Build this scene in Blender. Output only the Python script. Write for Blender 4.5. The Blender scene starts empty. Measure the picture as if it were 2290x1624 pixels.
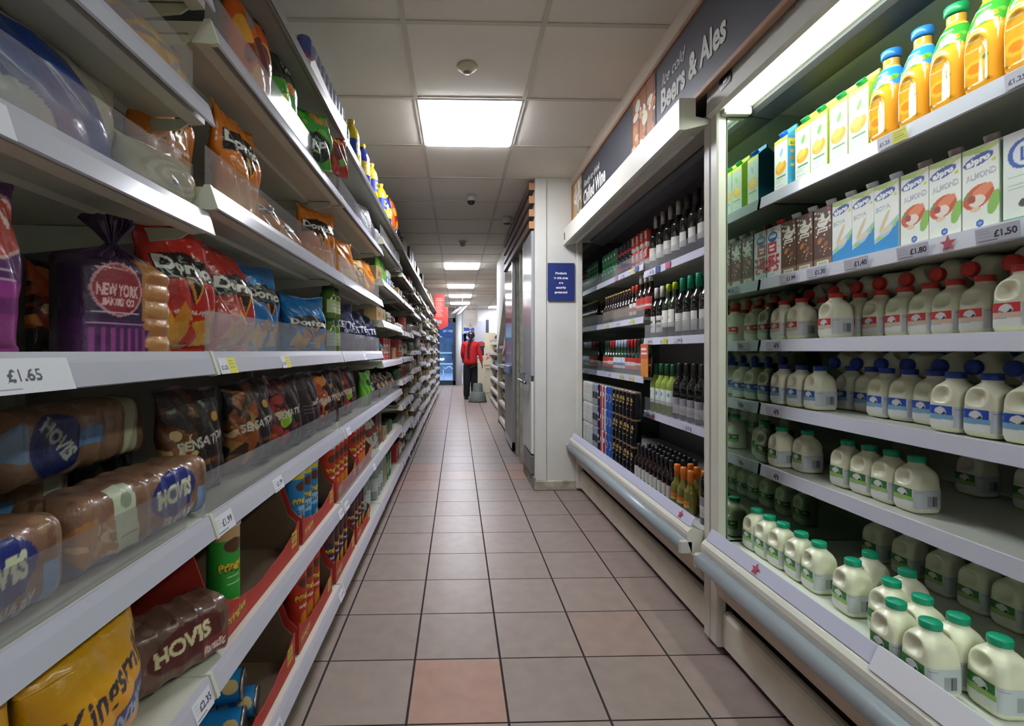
import bpy, math, random
import numpy as np
from mathutils import Vector, Matrix, Euler, noise
random.seed(7)
SC = bpy.context.scene
COL = SC.collection
# ---------------------------------------------------------------- camera, world, exposure
F = 1085.0                                   # focal length in pixels of the 2290 px frame
CAMZ, YAW = 1.2, 0.0268
cd = bpy.data.cameras.new('camera'); cam = bpy.data.objects.new('camera', cd); COL.objects.link(cam)
cd.sensor_width = 36.0; cd.lens = F / 2290 * 36; cd.clip_start = 0.02; cd.clip_end = 200
cd.shift_x = 92.5 / 2290; cd.shift_y = -27 / 2290
cam.location = (0, 0, CAMZ); cam.rotation_euler = (math.pi / 2, 0, -YAW)
SC.camera = cam
w = bpy.data.worlds.new('World'); SC.world = w; w.use_nodes = True
nt = w.node_tree; bg = nt.nodes['Background']
sky = nt.nodes.new('ShaderNodeTexSky'); sky.sky_type = 'PREETHAM' if 'PREETHAM' in [i.identifier for i in sky.bl_rna.properties['sky_type'].enum_items] else sky.sky_type
sky.turbidity = 6.0
sky.sun_direction = (0.5, 0.6, 0.6)
nt.links.new(sky.outputs[0], bg.inputs[0]); bg.inputs[1].default_value = 2.2
vs = SC.view_settings
SC.display_settings.display_device = 'sRGB'
vs.view_transform = 'Standard'; vs.look = 'None'; vs.gamma = 1; vs.use_curve_mapping = False
vs.exposure = 0.45
SC.cycles.max_bounces = 7; SC.cycles.diffuse_bounces = 3; SC.cycles.glossy_bounces = 3
SC.cycles.transparent_max_bounces = 14; SC.cycles.transmission_bounces = 3
SC.cycles.caustics_reflective = False; SC.cycles.caustics_refractive = False
SC.cycles.sample_clamp_indirect = 4.0
PANEL_E, STRIP_E = 30.0, 20.0                 # ceiling panel and chiller lamp strengths
DR, DL = -0.03, 0.014                         # depth offsets from the small yaw, right and left side

# ---------------------------------------------------------------- helpers
def lin(c):
    if isinstance(c, str):
        c = c.lstrip('#'); c = [int(c[i:i + 2], 16) / 255 for i in (0, 2, 4)]
    return tuple((x / 12.92 if x <= 0.04045 else ((x + 0.055) / 1.055) ** 2.4) for x in c[:3])
MATS = {}
def mat(name, color='#808080', rough=0.5, metal=0.0, spec=0.5, bump=0.0, bscale=60, emit=None, estr=0, alpha=1.0, coat=0.0, var=0.0, vscale=8, sss=0.0, attr=False, trans=0.0):
    if name in MATS: return MATS[name]
    m = bpy.data.materials.new(name); m.use_nodes = True; n = m.node_tree.nodes; l = m.node_tree.links
    b = n['Principled BSDF']; b.inputs['Base Color'].default_value = (*lin(color), 1)
    b.inputs['Roughness'].default_value = rough; b.inputs['Metallic'].default_value = metal
    b.inputs['Specular IOR Level'].default_value = spec; b.inputs['Coat Weight'].default_value = coat
    b.inputs['Coat Roughness'].default_value = 0.08
    if trans: b.inputs['Transmission Weight'].default_value = trans
    src = None
    if attr:
        a = n.new('ShaderNodeAttribute'); a.attribute_name = 'Col'; src = a.outputs['Color']
    if var:
        tc = n.new('ShaderNodeTexCoord'); nz = n.new('ShaderNodeTexNoise'); nz.inputs['Scale'].default_value = vscale; nz.inputs['Detail'].default_value = 6
        l.new(tc.outputs['Object'], nz.inputs['Vector'])
        mr = n.new('ShaderNodeMapRange'); mr.inputs[1].default_value = 0.3; mr.inputs[2].default_value = 0.7
        mr.inputs[3].default_value = 1 - var; mr.inputs[4].default_value = 1 + var * 0.5; l.new(nz.outputs[0], mr.inputs[0])
        mx = n.new('ShaderNodeVectorMath'); mx.operation = 'SCALE'; l.new(mr.outputs[0], mx.inputs['Scale'])
        if src: l.new(src, mx.inputs[0])
        else: mx.inputs[0].default_value = lin(color)
        src = mx.outputs[0]
    if src: l.new(src, b.inputs['Base Color'])
    if bump:
        tc = n.new('ShaderNodeTexCoord'); nz = n.new('ShaderNodeTexNoise'); nz.inputs['Scale'].default_value = bscale; nz.inputs['Detail'].default_value = 3
        l.new(tc.outputs['Object'], nz.inputs['Vector'])
        bp = n.new('ShaderNodeBump'); bp.inputs['Strength'].default_value = bump; bp.inputs['Distance'].default_value = 0.01
        l.new(nz.outputs[0], bp.inputs['Height']); l.new(bp.outputs[0], b.inputs['Normal'])
    if emit: b.inputs['Emission Color'].default_value = (*lin(emit), 1); b.inputs['Emission Strength'].default_value = estr
    if alpha < 1: b.inputs['Alpha'].default_value = alpha
    MATS[name] = m; return m
def clear_plastic(name, milk=0.12, tint='#ffffff', gloss=0.09, mcol='#c8c8d0'):
    if name in MATS: return MATS[name]
    m = bpy.data.materials.new(name); m.use_nodes = True; n = m.node_tree.nodes; l = m.node_tree.links
    n.remove(n['Principled BSDF']); out = n['Material Output']
    t = n.new('ShaderNodeBsdfTransparent'); t.inputs[0].default_value = (*lin(tint), 1)
    d = n.new('ShaderNodeBsdfDiffuse'); d.inputs[0].default_value = (*lin(mcol), 1)
    g = n.new('ShaderNodeBsdfGlossy'); g.inputs['Roughness'].default_value = gloss
    m1 = n.new('ShaderNodeMixShader'); m1.inputs[0].default_value = milk; l.new(t.outputs[0], m1.inputs[1]); l.new(d.outputs[0], m1.inputs[2])
    fr = n.new('ShaderNodeFresnel'); fr.inputs[0].default_value = 1.5
    m2 = n.new('ShaderNodeMixShader'); mm = n.new('ShaderNodeMath'); mm.operation = 'MULTIPLY'; mm.inputs[1].default_value = 0.32; l.new(fr.outputs[0], mm.inputs[0]); l.new(mm.outputs[0], m2.inputs[0]); l.new(m1.outputs[0], m2.inputs[1]); l.new(g.outputs[0], m2.inputs[2])
    l.new(m2.outputs[0], out.inputs[0]); MATS[name] = m; return m

class MB:
    """collects shapes into one mesh"""
    def __init__(s): s.v = []; s.f = []; s.sm = []
    def add(s, v, f, smooth=False):
        o = len(s.v); s.v += [tuple(p) for p in v]; s.f += [tuple(i + o for i in q) for q in f]; s.sm += [smooth] * len(f); return s
    def box(s, x0, y0, z0, x1, y1, z1, b=0.0):
        x0, x1 = sorted((x0, x1)); y0, y1 = sorted((y0, y1)); z0, z1 = sorted((z0, z1))
        b = min(b, (x1 - x0) * .45, (y1 - y0) * .45, (z1 - z0) * .45)
        if b <= 0:
            v = [(x, y, z) for x in (x0, x1) for y in (y0, y1) for z in (z0, z1)]
            return s.add(v, [(0, 1, 3, 2), (4, 6, 7, 5), (0, 4, 5, 1), (2, 3, 7, 6), (0, 2, 6, 4), (1, 5, 7, 3)])
        r = [(-1, 0, 0), (1, 0, 0), (0, -1, 0), (0, 1, 0), (0, 0, -1), (0, 0, 1)]
        c = ((x0 + x1) / 2, (y0 + y1) / 2, (z0 + z1) / 2); h = ((x1 - x0) / 2, (y1 - y0) / 2, (z1 - z0) / 2)
        V = []; ix = {}
        for a in range(3):
            for sx in (-1, 1):
                for sy in (-1, 1):
                    for sz in (-1, 1):
                        sg = (sx, sy, sz); p = [c[k] + sg[k] * (h[k] - (0 if k == a else b)) for k in range(3)]
                        ix[(a, sg)] = len(V); V.append(p)
        Fc = []
        for a in range(3):
            o1, o2 = [k for k in range(3) if k != a]
            for sa in (-1, 1):
                q = []
                for s1, s2 in ((-1, -1), (1, -1), (1, 1), (-1, 1)):
                    g = [0] * 3; g[a] = sa; g[o1] = s1; g[o2] = s2; q.append(ix[(a, tuple(g))])
                if (sa > 0) == (a == 1): q.reverse()
                Fc.append(q)
        for a in range(3):
            o1, o2 = [k for k in range(3) if k != a]
            for s1 in (-1, 1):
                for s2 in (-1, 1):
                    g0 = [0] * 3; g1 = [0] * 3; g0[a] = -1; g1[a] = 1
                    for g in (g0, g1): g[o1] = s1; g[o2] = s2
                    g0 = tuple(g0); g1 = tuple(g1); Fc.append([ix[(o1, g0)], ix[(o1, g1)], ix[(o2, g1)], ix[(o2, g0)]])
        for sx in (-1, 1):
            for sy in (-1, 1):
                for sz in (-1, 1): Fc.append([ix[(a, (sx, sy, sz))] for a in range(3)])
        return s.add(V, Fc)
    def prism(s, pts, a0, a1, axis='y', caps=True):
        """closed polygon pts in the two other axes, extruded along axis"""
        n = len(pts)
        def P(p, a): return {'y': (p[0], a, p[1]), 'x': (a, p[0], p[1]), 'z': (p[0], p[1], a)}[axis]
        v = [P(p, a0) for p in pts] + [P(p, a1) for p in pts]
        f = [(i, (i + 1) % n, n + (i + 1) % n, n + i) for i in range(n)]
        if caps: f += [tuple(range(n))[::-1], tuple(range(n, 2 * n))]
        return s.add(v, f)
    def lathe(s, prof, seg=20, c=(0, 0, 0), axis='z', smooth=True):
        v = []; f = []; m = len(prof)
        for j in range(seg):
            t = 2 * math.pi * j / seg
            for r, h in prof:
                p = (r * math.cos(t), r * math.sin(t), h)
                if axis == 'y': p = (p[0], p[2], p[1])
                if axis == 'x': p = (p[2], p[0], p[1])
                v.append((p[0] + c[0], p[1] + c[1], p[2] + c[2]))
        for j in range(seg):
            k = (j + 1) % seg
            for i in range(m - 1): f.append((j * m + i, k * m + i, k * m + i + 1, j * m + i + 1))
        return s.add(v, f, smooth)
    def tube(s, pts, r, seg=8):
        pts = [Vector(p) for p in pts]; v = []; f = []
        for i, p in enumerate(pts):
            d = (pts[min(i + 1, len(pts) - 1)] - pts[max(i - 1, 0)]).normalized()
            a = d.cross(Vector((0, 0, 1)) if abs(d.z) < .9 else Vector((1, 0, 0))).normalized(); b = d.cross(a)
            for k in range(seg):
                t = 2 * math.pi * k / seg; v.append(p + (a * math.cos(t) + b * math.sin(t)) * r)
        for i in range(len(pts) - 1):
            for k in range(seg):
                q = (k + 1) % seg; f.append((i * seg + k, i * seg + q, (i + 1) * seg + q, (i + 1) * seg + k))
        f += [tuple(range(seg))[::-1], tuple(range((len(pts) - 1) * seg, len(pts) * seg))]
        return s.add(v, f, True)
    def mesh(s, name, m, fixn=True):
        me = bpy.data.meshes.new(name); me.from_pydata(s.v, [], s.f); me.materials.append(m)
        if fixn:
            import bmesh
            bm = bmesh.new(); bm.from_mesh(me); bmesh.ops.recalc_face_normals(bm, faces=bm.faces); bm.to_mesh(me); bm.free()
        me.polygons.foreach_set('use_smooth', s.sm); me.update(); return me
def obj(name, me, parent=None, loc=None, rot=None):
    o = bpy.data.objects.new(name, me); COL.objects.link(o)
    if parent: o.parent = parent
    if loc: o.location = loc
    if rot: o.rotation_euler = rot
    return o
def build(name, mb, m, parent=None, loc=None, rot=None): return obj(name, mb.mesh(name, m), parent, loc, rot)
def struct(name, mb, m, parent=None):
    o = build(name, mb, m, parent)
    if parent is None: o['kind'] = 'structure'
    return o
def empty(name, label, cat, loc=(0, 0, 0), rz=0, group=None):
    o = bpy.data.objects.new(name, None); COL.objects.link(o); o.location = loc; o.rotation_euler = (0, 0, rz); o.empty_display_size = .05
    return tag(o, label, cat, group)
def tag(o, label, cat, group=None):
    o['label'] = label; o['category'] = cat
    if group: o['group'] = group
    return o
# ---- lettering
_TXT = {}
def text_tris(s, bold=0.0, shear=0.0, spacing=1.0):
    k = (s, bold, shear, spacing)
    if k in _TXT: return _TXT[k]
    cu = bpy.data.curves.new('t', 'FONT'); cu.body = s; cu.offset = bold; cu.shear = shear; cu.align_x = 'CENTER'; cu.resolution_u = 3; cu.space_character = spacing; cu.fill_mode = 'BOTH'
    ob = bpy.data.objects.new('t', cu); me = ob.to_mesh(); me.calc_loop_triangles()
    V = np.array([v.co[:2] for v in me.vertices]); T = np.array([t.vertices[:] for t in me.loop_triangles])
    ob.to_mesh_clear(); bpy.data.objects.remove(ob); bpy.data.curves.remove(cu)
    mn, mx = V.min(0), V.max(0); V = V - [(mn[0] + mx[0]) / 2, 0]
    _TXT[k] = (V, T, mx[0] - mn[0]); return _TXT[k]
def text_mesh(s, h, width=None, bold=0.0, shear=0.0):
    """flat letters in the XZ plane facing -Y, centred on x, baseline at z=0, caps height h"""
    V, T, wd = text_tris(s, bold, shear); k = h / 0.7; kx = (width / wd) if width else k
    return [(x * kx, 0, z * k) for x, z in V], [tuple(t) for t in T]
class Paint:
    """a printed surface: colours laid out in metres on a grid, origin lower left"""
    def __init__(s, name, w, h, base, dens=500):
        s.w, s.h = w, h; s.nu, s.nv = max(2, int(w * dens)), max(2, int(h * dens)); s.a = np.empty((s.nv, s.nu, 3)); s.a[:] = lin(base)
        s.X, s.Y = np.meshgrid(np.linspace(0, w, s.nu), np.linspace(0, h, s.nv))
    def put(s, m, c):
        s.a[m] = lin(c); return s
    def rect(s, x0, y0, x1, y1, c): return s.put((s.X >= x0) & (s.X <= x1) & (s.Y >= y0) & (s.Y <= y1), c)
    def ell(s, cx, cy, rx, ry, c, rot=0):
        dx, dy = s.X - cx, s.Y - cy; ca, sa = math.cos(rot), math.sin(rot)
        return s.put(((dx * ca + dy * sa) / rx) ** 2 + ((-dx * sa + dy * ca) / ry) ** 2 <= 1, c)
    def poly(s, pts, c):
        ins = np.zeros(s.X.shape, bool); n = len(pts)
        for i in range(n):
            (x0, y0), (x1, y1) = pts[i], pts[(i + 1) % n]
            if y0 == y1: continue
            ins ^= ((s.Y >= min(y0, y1)) & (s.Y < max(y0, y1)) & (s.X < (x1 - x0) * (s.Y - y0) / (y1 - y0) + x0))
        return s.put(ins, c)
    def grad(s, y0, y1, c0, c1):
        t = np.clip((s.Y - y0) / (y1 - y0), 0, 1)[..., None]; m = (s.Y >= y0) & (s.Y <= y1)
        g = (1 - t) * np.array(lin(c0)) + t * np.array(lin(c1)); s.a[m] = g[m]; return s
    def text(s, st, cx, cy, h, c, width=None, rot=0, bold=0.02, shear=0.0):
        V, T, wd = text_tris(st, bold, shear); k = h / 0.7; kx = (width / wd) if width else k
        P = V * [kx, k]; P = P - [0, h / 2]; ca, sa = math.cos(rot), math.sin(rot)
        P = np.stack([P[:, 0] * ca - P[:, 1] * sa + cx, P[:, 0] * sa + P[:, 1] * ca + cy], 1)
        sx, sy = (s.nu - 1) / s.w, (s.nv - 1) / s.h; cl = lin(c)
        for t in T:
            q = P[t] * [sx, sy]; x0, y0 = np.floor(q.min(0)).astype(int); x1, y1 = np.ceil(q.max(0)).astype(int)
            x0, y0 = max(x0, 0), max(y0, 0); x1, y1 = min(x1, s.nu - 1), min(y1, s.nv - 1)
            if x1 < x0 or y1 < y0: continue
            gx, gy = np.meshgrid(np.arange(x0, x1 + 1), np.arange(y0, y1 + 1)); a, b, d = q
            e = lambda p, r: (r[0] - p[0]) * (gy - p[1]) - (r[1] - p[1]) * (gx - p[0])
            e1, e2, e3 = e(a, b), e(b, d), e(d, a); tol = 0.25
            m = ((e1 >= -tol) & (e2 >= -tol) & (e3 >= -tol)) | ((e1 <= tol) & (e2 <= tol) & (e3 <= tol))
            sub = s.a[y0:y1 + 1, x0:x1 + 1]; sub[m] = cl
        return s
    def blobs(s, n, cols, x0, y0, x1, y1, r0, r1, seed=1, asp=1.0):
        R = random.Random(seed)
        for _ in range(n): s.ell(R.uniform(x0, x1), R.uniform(y0, y1), R.uniform(r0, r1), R.uniform(r0, r1) * asp, R.choice(cols), R.uniform(0, 3))
        return s
    def lines(s, n, c, x0, y0, x1, y1, t=0.0012):
        for i in range(n):
            y = y0 + (y1 - y0) * (i + .5) / n; s.rect(x0, y - t / 2, x1 - (x1 - x0) * .25 * ((i * 7) % 3) / 2, y + t / 2, c)
        return s
    def barcode(s, x0, y0, x1, y1, c='#30303a', bgc='#b8bcc0'):
        s.rect(x0, y0, x1, y1, bgc); R = random.Random(3); x = x0 + .002
        while x < x1 - .002: s.rect(x, y0 + .002, x + R.choice((.0008, .0015)), y1 - .002, c); x += R.uniform(.0025, .004)
        return s
def sheet(name, P, xyz, m, closed=False, smooth=True):
    """P: Paint or colour array (nv,nu,3); xyz: (nv,nu,3) positions"""
    A = P.a if isinstance(P, Paint) else P
    nv, nu = A.shape[:2]; me = bpy.data.meshes.new(name)
    idx = np.arange(nv * nu).reshape(nv, nu)
    if closed: a, b = idx[:-1, :], idx[1:, :]; q = np.stack([a, np.roll(a, -1, 1), np.roll(b, -1, 1), b], -1).reshape(-1, 4)
    else: q = np.stack([idx[:-1, :-1], idx[:-1, 1:], idx[1:, 1:], idx[1:, :-1]], -1).reshape(-1, 4)
    me.vertices.add(nv * nu); me.vertices.foreach_set('co', np.ascontiguousarray(xyz, dtype=np.float32).ravel())
    n = len(q); me.loops.add(4 * n); me.loops.foreach_set('vertex_index', q.astype(np.int32).ravel())
    me.polygons.add(n); me.polygons.foreach_set('loop_start', np.arange(0, 4 * n, 4, dtype=np.int32)); me.polygons.foreach_set('loop_total', np.full(n, 4, dtype=np.int32))
    me.update(calc_edges=True)
    ca = me.color_attributes.new('Col', 'FLOAT_COLOR', 'POINT')
    c4 = np.ones((nv * nu, 4), dtype=np.float32); c4[:, :3] = A.reshape(-1, 3); ca.data.foreach_set('color', c4.ravel())
    me.polygons.foreach_set('use_smooth', np.full(n, smooth)); me.materials.append(m); me.update(); return me
def flat_print(name, P, m, thick=0):
    """paint on a plane in XZ facing -Y, centred on x, bottom at z=0"""
    xyz = np.stack([P.X - P.w / 2, np.zeros_like(P.X), P.Y], -1); return sheet(name, P, xyz, m, smooth=False)
PRINT = mat('printed_card', attr=True, rough=0.45)
PRINTM = mat('printed_matt', attr=True, rough=0.7)
FOIL = mat('foil_print', attr=True, rough=0.24, spec=0.7, bump=0.9, bscale=22, coat=.3)
FILM = mat('bread_film', attr=True, rough=0.3, bump=0.35, bscale=45, coat=0.35)
MATTF = mat('matt_bag_print', attr=True, rough=0.36, bump=0.8, bscale=26)

class Proto:
    """a kind of product: (name, mesh, [parts: (name, mesh, [sub-parts])])"""
    def __init__(s, name, cat, me, parts=()): s.name, s.cat, s.me, s.parts = name, cat, me, parts
NTH = ['first', 'second', 'third', 'fourth', 'fifth', 'sixth', 'seventh', 'eighth', 'ninth', 'tenth', 'eleventh', 'twelfth', 'thirteenth', 'fourteenth', 'fifteenth', 'sixteenth', 'seventeenth', 'eighteenth']
def inst(p, loc, rot=(0, 0, 0), label='', group=None, scale=None, parts=True):
    o = bpy.data.objects.new(p.name, p.me); COL.objects.link(o); o.location = loc; o.rotation_euler = rot
    if scale: o.scale = scale if not isinstance(scale, (int, float)) else (scale,) * 3
    if parts:
        for pt in p.parts:
            c = bpy.data.objects.new(pt[0], pt[1]); COL.objects.link(c); c.parent = o
            for st in (pt[2] if len(pt) > 2 else ()):
                d = bpy.data.objects.new(st[0], st[1]); COL.objects.link(d); d.parent = c
    return tag(o, label, p.cat, group)
# ================================================================ the room
M_ceil = mat('ceiling_tile', '#ece8dc', rough=0.9, bump=0.12, bscale=180, var=0.04, vscale=1.5)
M_bar = mat('ceiling_bar', '#c9c4b6', rough=0.6)
M_wall = mat('wall_paint', '#d9d8d0', rough=0.7, var=0.08, vscale=3)
M_wallg = mat('grey_wall', '#9a9a98', rough=0.8)
M_grout = mat('grout', '#2b2422', rough=0.95)
M_tile = mat('floor_tile', attr=True, rough=0.36, spec=0.4, var=0.10, vscale=14, bump=0.05, bscale=120)
H = 2.695
# floor: every tile a raised quad over dark grout
TP, TX0, TY0 = 0.331, 0.1655, 1.562
tv, tf, tc_ = [], [], []
R = random.Random(11)
pink = {(0, 0): 1, (0, -1): 1, (1, -2): .6, (-1, 8): .6, (-1, 9): .8, (-2, 8): .5, (1, 9): .4, (2, 9): .9, (-1, 10): .7, (2, 10): .6, (0, 9): .3, (3, 10): .8}
for i in range(-4, 14):
    for j in range(-14, 50):
        x0 = -TX0 + i * TP; y0 = TY0 + j * 0.3284; g = 0.0030
        gx = 0.0042
        n = len(tv); tv += [(x0 + gx, y0 + g, 0), (x0 + TP - gx, y0 + g, 0), (x0 + TP - gx, y0 + .3284 - g, 0), (x0 + gx, y0 + .3284 - g, 0)]
        tf.append((n, n + 1, n + 2, n + 3))
        a = np.array(lin('#988880')); p = np.array(lin('#ae8676')); k = pink.get((i, j), 0.25 if R.random() < .06 else 0)
        c = (a * (1 - k) + p * k) * R.uniform(.94, 1.04); tc_ += [tuple(c) + (1,)] * 4
me = bpy.data.meshes.new('floor'); me.from_pydata(tv, [], tf); me.materials.append(M_tile)
ca = me.color_attributes.new('Col', 'FLOAT_COLOR', 'POINT'); ca.data.foreach_set('color', np.array(tc_, dtype=np.float32).ravel())
fl = obj('floor', me); fl['kind'] = 'structure'
struct('floor_grout', MB().box(-1.6, -3.6, -0.05, 5.0, 17.9, -0.0015), M_grout)
# ceiling with bars; light openings stay covered by the lamps themselves
struct('ceiling', MB().box(-1.6, -3.6, H, 5.0, 17.6, H + .05), M_ceil)
CX = [-0.2465 + 0.6405 * k for k in range(-2, 7)]; CY = [2.866 + 0.66 * k for k in range(-9, 23)]
b = MB()
for x in CX: b.box(x - .012, -3.6, H - .006, x + .012, 17.6, H + .01)
for y in CY: b.box(-1.6, y - .012, H - .0055, 5.0, y + .012, H + .01)
struct('trim_1', b, M_bar)
struct('wall_left', MB().box(-1.6, -3.6, 0, -1.02, 17.6, H), M_wallg)
struct('wall_rear', MB().box(-1.02, -3.7, 0, 5.0, -3.6, H), M_wall)
struct('wall_right', MB().box(1.86, -3.6, 0, 2.0, 4.2, H), M_wall)
# pillar and the wall beyond it
struct('wall_pillar', MB().box(0.668, 4.17, 0, 1.42, 4.75, H, .004), M_wall)
b = MB().box(0.672, 4.158, 0.085, 0.765, 4.17, H - .01, .003); struct('trim_2', b, mat('pillar_board', '#dddcd4', rough=.55, var=.06, vscale=4))
M_plinth = mat('plinth', '#b9b3a0', rough=.7, var=.5, vscale=9)
struct('baseboard_pillar', MB().box(0.655, 4.145, 0, 1.03, 4.172, .085, .006), M_plinth)
struct('baseboard_side', MB().box(0.652, 4.146, 0, 0.668, 4.8, .11, .004), mat('plinth_side', '#8d8a80', rough=.6, var=.3, vscale=9))
struct('wall_stair', MB().prism([(4.75, 2.33), (6.62, 2.33), (6.62, 2.2), (8.25, 1.15), (8.25, H), (4.75, H)], 0.668, 0.76, 'x'), M_wall)
struct('wall_recess', MB().box(1.45, 4.75, 0, 1.55, 8.3, H), M_wallg)
struct('wall_recess_side', MB().box(0.9, 8.2, 0, 1.45, 8.3, H), M_wallg)
struct('wall_inner', MB().box(0.74, 6.55, 0, 1.45, 6.6, H), mat('inner_wall', '#8f9285', rough=.7))
struct('wall_side', MB().box(3.0, 8.3, 0, 3.1, 17.3, H), M_wall)
struct('wall_return', MB().box(1.5, 8.3, 0, 3.1, 8.4, H), M_wall)
# coving strip above the signs
struct('trim_3', MB().prism([(.972, H), (.972, H - .012), (.984, 2.635), (1.0, 2.62), (1.04, 2.62), (1.04, H)], -3.6, 4.158), mat('coving', '#c3b7a4', rough=.6))
struct('wall_bulkhead', MB().box(1.005, -3.6, 2.29, 1.86, 4.165, H - .002), M_wallg)
# wooden slats over the staff door
M_slat = mat('slat_wood', '#6e5a4e', rough=.55, var=.25, vscale=5)
M_slate = mat('slat_end_lit', '#c08a62', rough=.6)  # end colour brightened to imitate orange light on the slat ends
for k, z in enumerate((2.60, 2.485, 2.37, 2.265)):
    s_ = empty('wooden_slat', ['brown timber slat nearest the ceiling above the staff door', 'brown timber slat, second below the ceiling above the staff door', 'brown timber slat, third below the ceiling above the staff door', 'brown timber slat lowest above the white staff door frame'][k], 'slat', (.62, 4.2, z))
    build('slat_board', MB().box(0, .004, 0, .048, 2.35, .062, .004), M_slat, s_)
    build('slat_end_lit', MB().box(0, 0, 0, .048, .005, .062), M_slate, s_)
# staff door beyond the pillar: white leaf with push bar, jamb, brown glossy leaf
M_white = mat('white_metal', '#dcdcd6', rough=.35, var=.05, vscale=5)
M_steel = mat('steel', '#a5a8aa', rough=.28, metal=.9)
M_brown = mat('gloss_brown', '#6d6064', rough=.12, metal=.35, coat=.5)
M_alu = mat('aluminium', '#b8bab9', rough=.32, metal=.6)
d = empty('door_1', 'd', 'door', (.668, 4.78, 0)); del d['label']; del d['category']; d['kind'] = 'structure'
def dpart(n, a, m, b=.003): return build(n, MB().box(*a, b), m, d)
dpart('leaf', (-.02, -.03, .1, .02, .05, 2.28), M_white)
dpart('grey_panel', (-.026, -.56, .98, -.002, -.06, 2.25), mat('grey_lam', '#a7a9ab', rough=.25))
dpart('lower_panel', (-.026, -.56, .30, -.002, -.06, .93), M_white)
dpart('kick_plate', (-.028, -.56, .12, -.002, -.06, .28), mat('kickp', '#7d7d7a', rough=.4, metal=.5))
k = build('push_bar', MB().tube([(-.075, -.05, .92), (-.075, -.52, .92)], .014).box(-.075, -.09, .905, -.02, -.06, .99).box(-.075, -.52, .905, -.02, -.49, .99), M_steel, d)
dpart('jamb', (.02, .05, 0, .07, .12, 2.33), mat('jamb', '#a9ab9a', rough=.6, var=.3, vscale=10))
dpart('recess_filler', (.05, .12, .02, .09, .93, 2.3), mat('recess_filler', '#b4b6a6', rough=.5, var=.12, vscale=6))  # filler panel added so the recess looks lit, not a dark hole
dpart('jamb', (.0, .40, 0, .05, .47, 2.33), mat('jamb', '#a9ab9a'))
dpart('blue_sticker', (-.002, .41, .94, .0, .46, .99), mat('sticker_blue', '#2c3f8c', rough=.5), 0)
dpart('jamb', (.01, .80, 0, .05, .93, 2.33), mat('jamb', '#a9ab9a'))
dpart('header', (-.01, -.55, 2.28, .05, 1.9, 2.335), M_alu)
d2 = empty('door_2', 'd', 'door', (.668, 5.72, 0)); del d2['label']; del d2['category']; d2['kind'] = 'structure'
build('leaf', MB().box(-.02, .04, 1.02, .02, .86, 2.25, .003), M_brown, d2)
build('lower_panel', MB().box(-.02, .04, .12, .02, .86, .93, .003), mat('kick_grey', '#9b9b99', rough=.4), d2)
build('stile', MB().box(-.024, 0, .03, .026, .045, 2.28, .003).box(-.024, .86, .03, .026, .9, 2.28, .003).box(-.024, 0, .03, .026, .9, .12, .003), M_alu, d2)
build('push_plate', MB().box(-.05, .1, .92, -.02, .8, 1.02, .01), mat('blue_plate', '#8fa4c6', rough=.25, metal=.5), d2)
struct('wall_over_door', MB().box(.70, 4.75, 2.33, .74, 6.6, H), M_wall)
# blue notice on the pillar
P = Paint('n', .232, .325, '#1f3072', 900)
for i, t in enumerate(('Products', 'in this area', 'are', 'security', 'protected')): P.text(t, .116, .238 - i * .041, .019, '#f2f2f2', bold=.03)
nb = obj('security_notice', sheet('security_notice', P, np.stack([P.X - .116, np.full_like(P.X, -.004), P.Y], -1), PRINT, smooth=False), loc=(.89, 4.158, 1.632))
tag(nb, 'navy blue notice with white lettering fixed to the white pillar', 'notice')
build('backing_card', MB().box(-.116, -.0035, 0, .116, -.0005, .325), mat('navy', '#1f3072', rough=.4), nb)
# ---- ceiling lamps
M_lamp = mat('lamp_panel', '#ffffff', emit='#f4f6ff', estr=PANEL_E)
M_lframe = mat('lamp_frame', '#e8e8e8', rough=.4)
def lamp(x0, y0, label):
    s = empty('ceiling_light', label, 'ceiling light', (x0 + .3202, y0 + .33, H - .008), group='ceiling light panels above the aisle')
    build('diffuser', MB().box(-.296, -.306, -.014, .296, .306, 0, .008), M_lamp, s)
    build('lamp_frame', MB().box(-.312, -.322, -.002, -.296, .322, .003).box(.296, -.322, -.002, .312, .322, .003).box(-.296, -.322, -.002, .296, -.306, .003).box(-.296, .306, -.002, .296, .322, .003), M_lframe, s)
LK = [(-8, 'unseen square ceiling light panel added behind the camera'), (0, 'square lit ceiling panel nearest the camera, past the round sensor'), (8, 'lit ceiling panel, second along the aisle from the camera'), (12, 'lit ceiling panel, third along the aisle from the camera'), (15, 'lit ceiling panel, fourth along the aisle from the camera'), (18, 'lit ceiling panel farthest along the aisle, behind the tilted hanging cards')]  # first panel is out of view, added to light the room from behind
for k, lb in LK: lamp(CX[2], 2.866 + .66 * k, lb)
lamp(CX[4] , 2.866 + .66 * 20, 'lit ceiling panel over the tills on the far right')
# ---- sensors and camera on the ceiling
s = empty('motion_sensor', 'round cream motion sensor on the ceiling before the nearest light panel', 'sensor', (.05, 2.54, H - .006))
build('housing', MB().lathe([(0, -.03), (.026, -.03), (.03, -.026), (.05, -.012), (.056, 0), (0, 0)], 28), mat('cream_plastic', '#cfc8a8', rough=.4), s)
build('lens', MB().lathe([(0, -.04), (.014, -.037), (.022, -.029), (0, -.028)], 20), mat('lens_grey', '#8d8c86', rough=.25), s)
s = empty('dome_camera', 'small white dome camera with dark glass on the ceiling', 'camera', (.13, 4.67, H - .006))
build('housing', MB().lathe([(0, -.05), (.042, -.05), (.05, -.03), (.05, 0), (0, 0)], 24), mat('white_plastic', '#c9c6bd', rough=.4), s)
build('dome', MB().lathe([(0, -.085), (.02, -.08), (.034, -.065), (.04, -.05), (0, -.05)], 24), mat('dome_glass', '#2a2c30', rough=.08), s)
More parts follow.
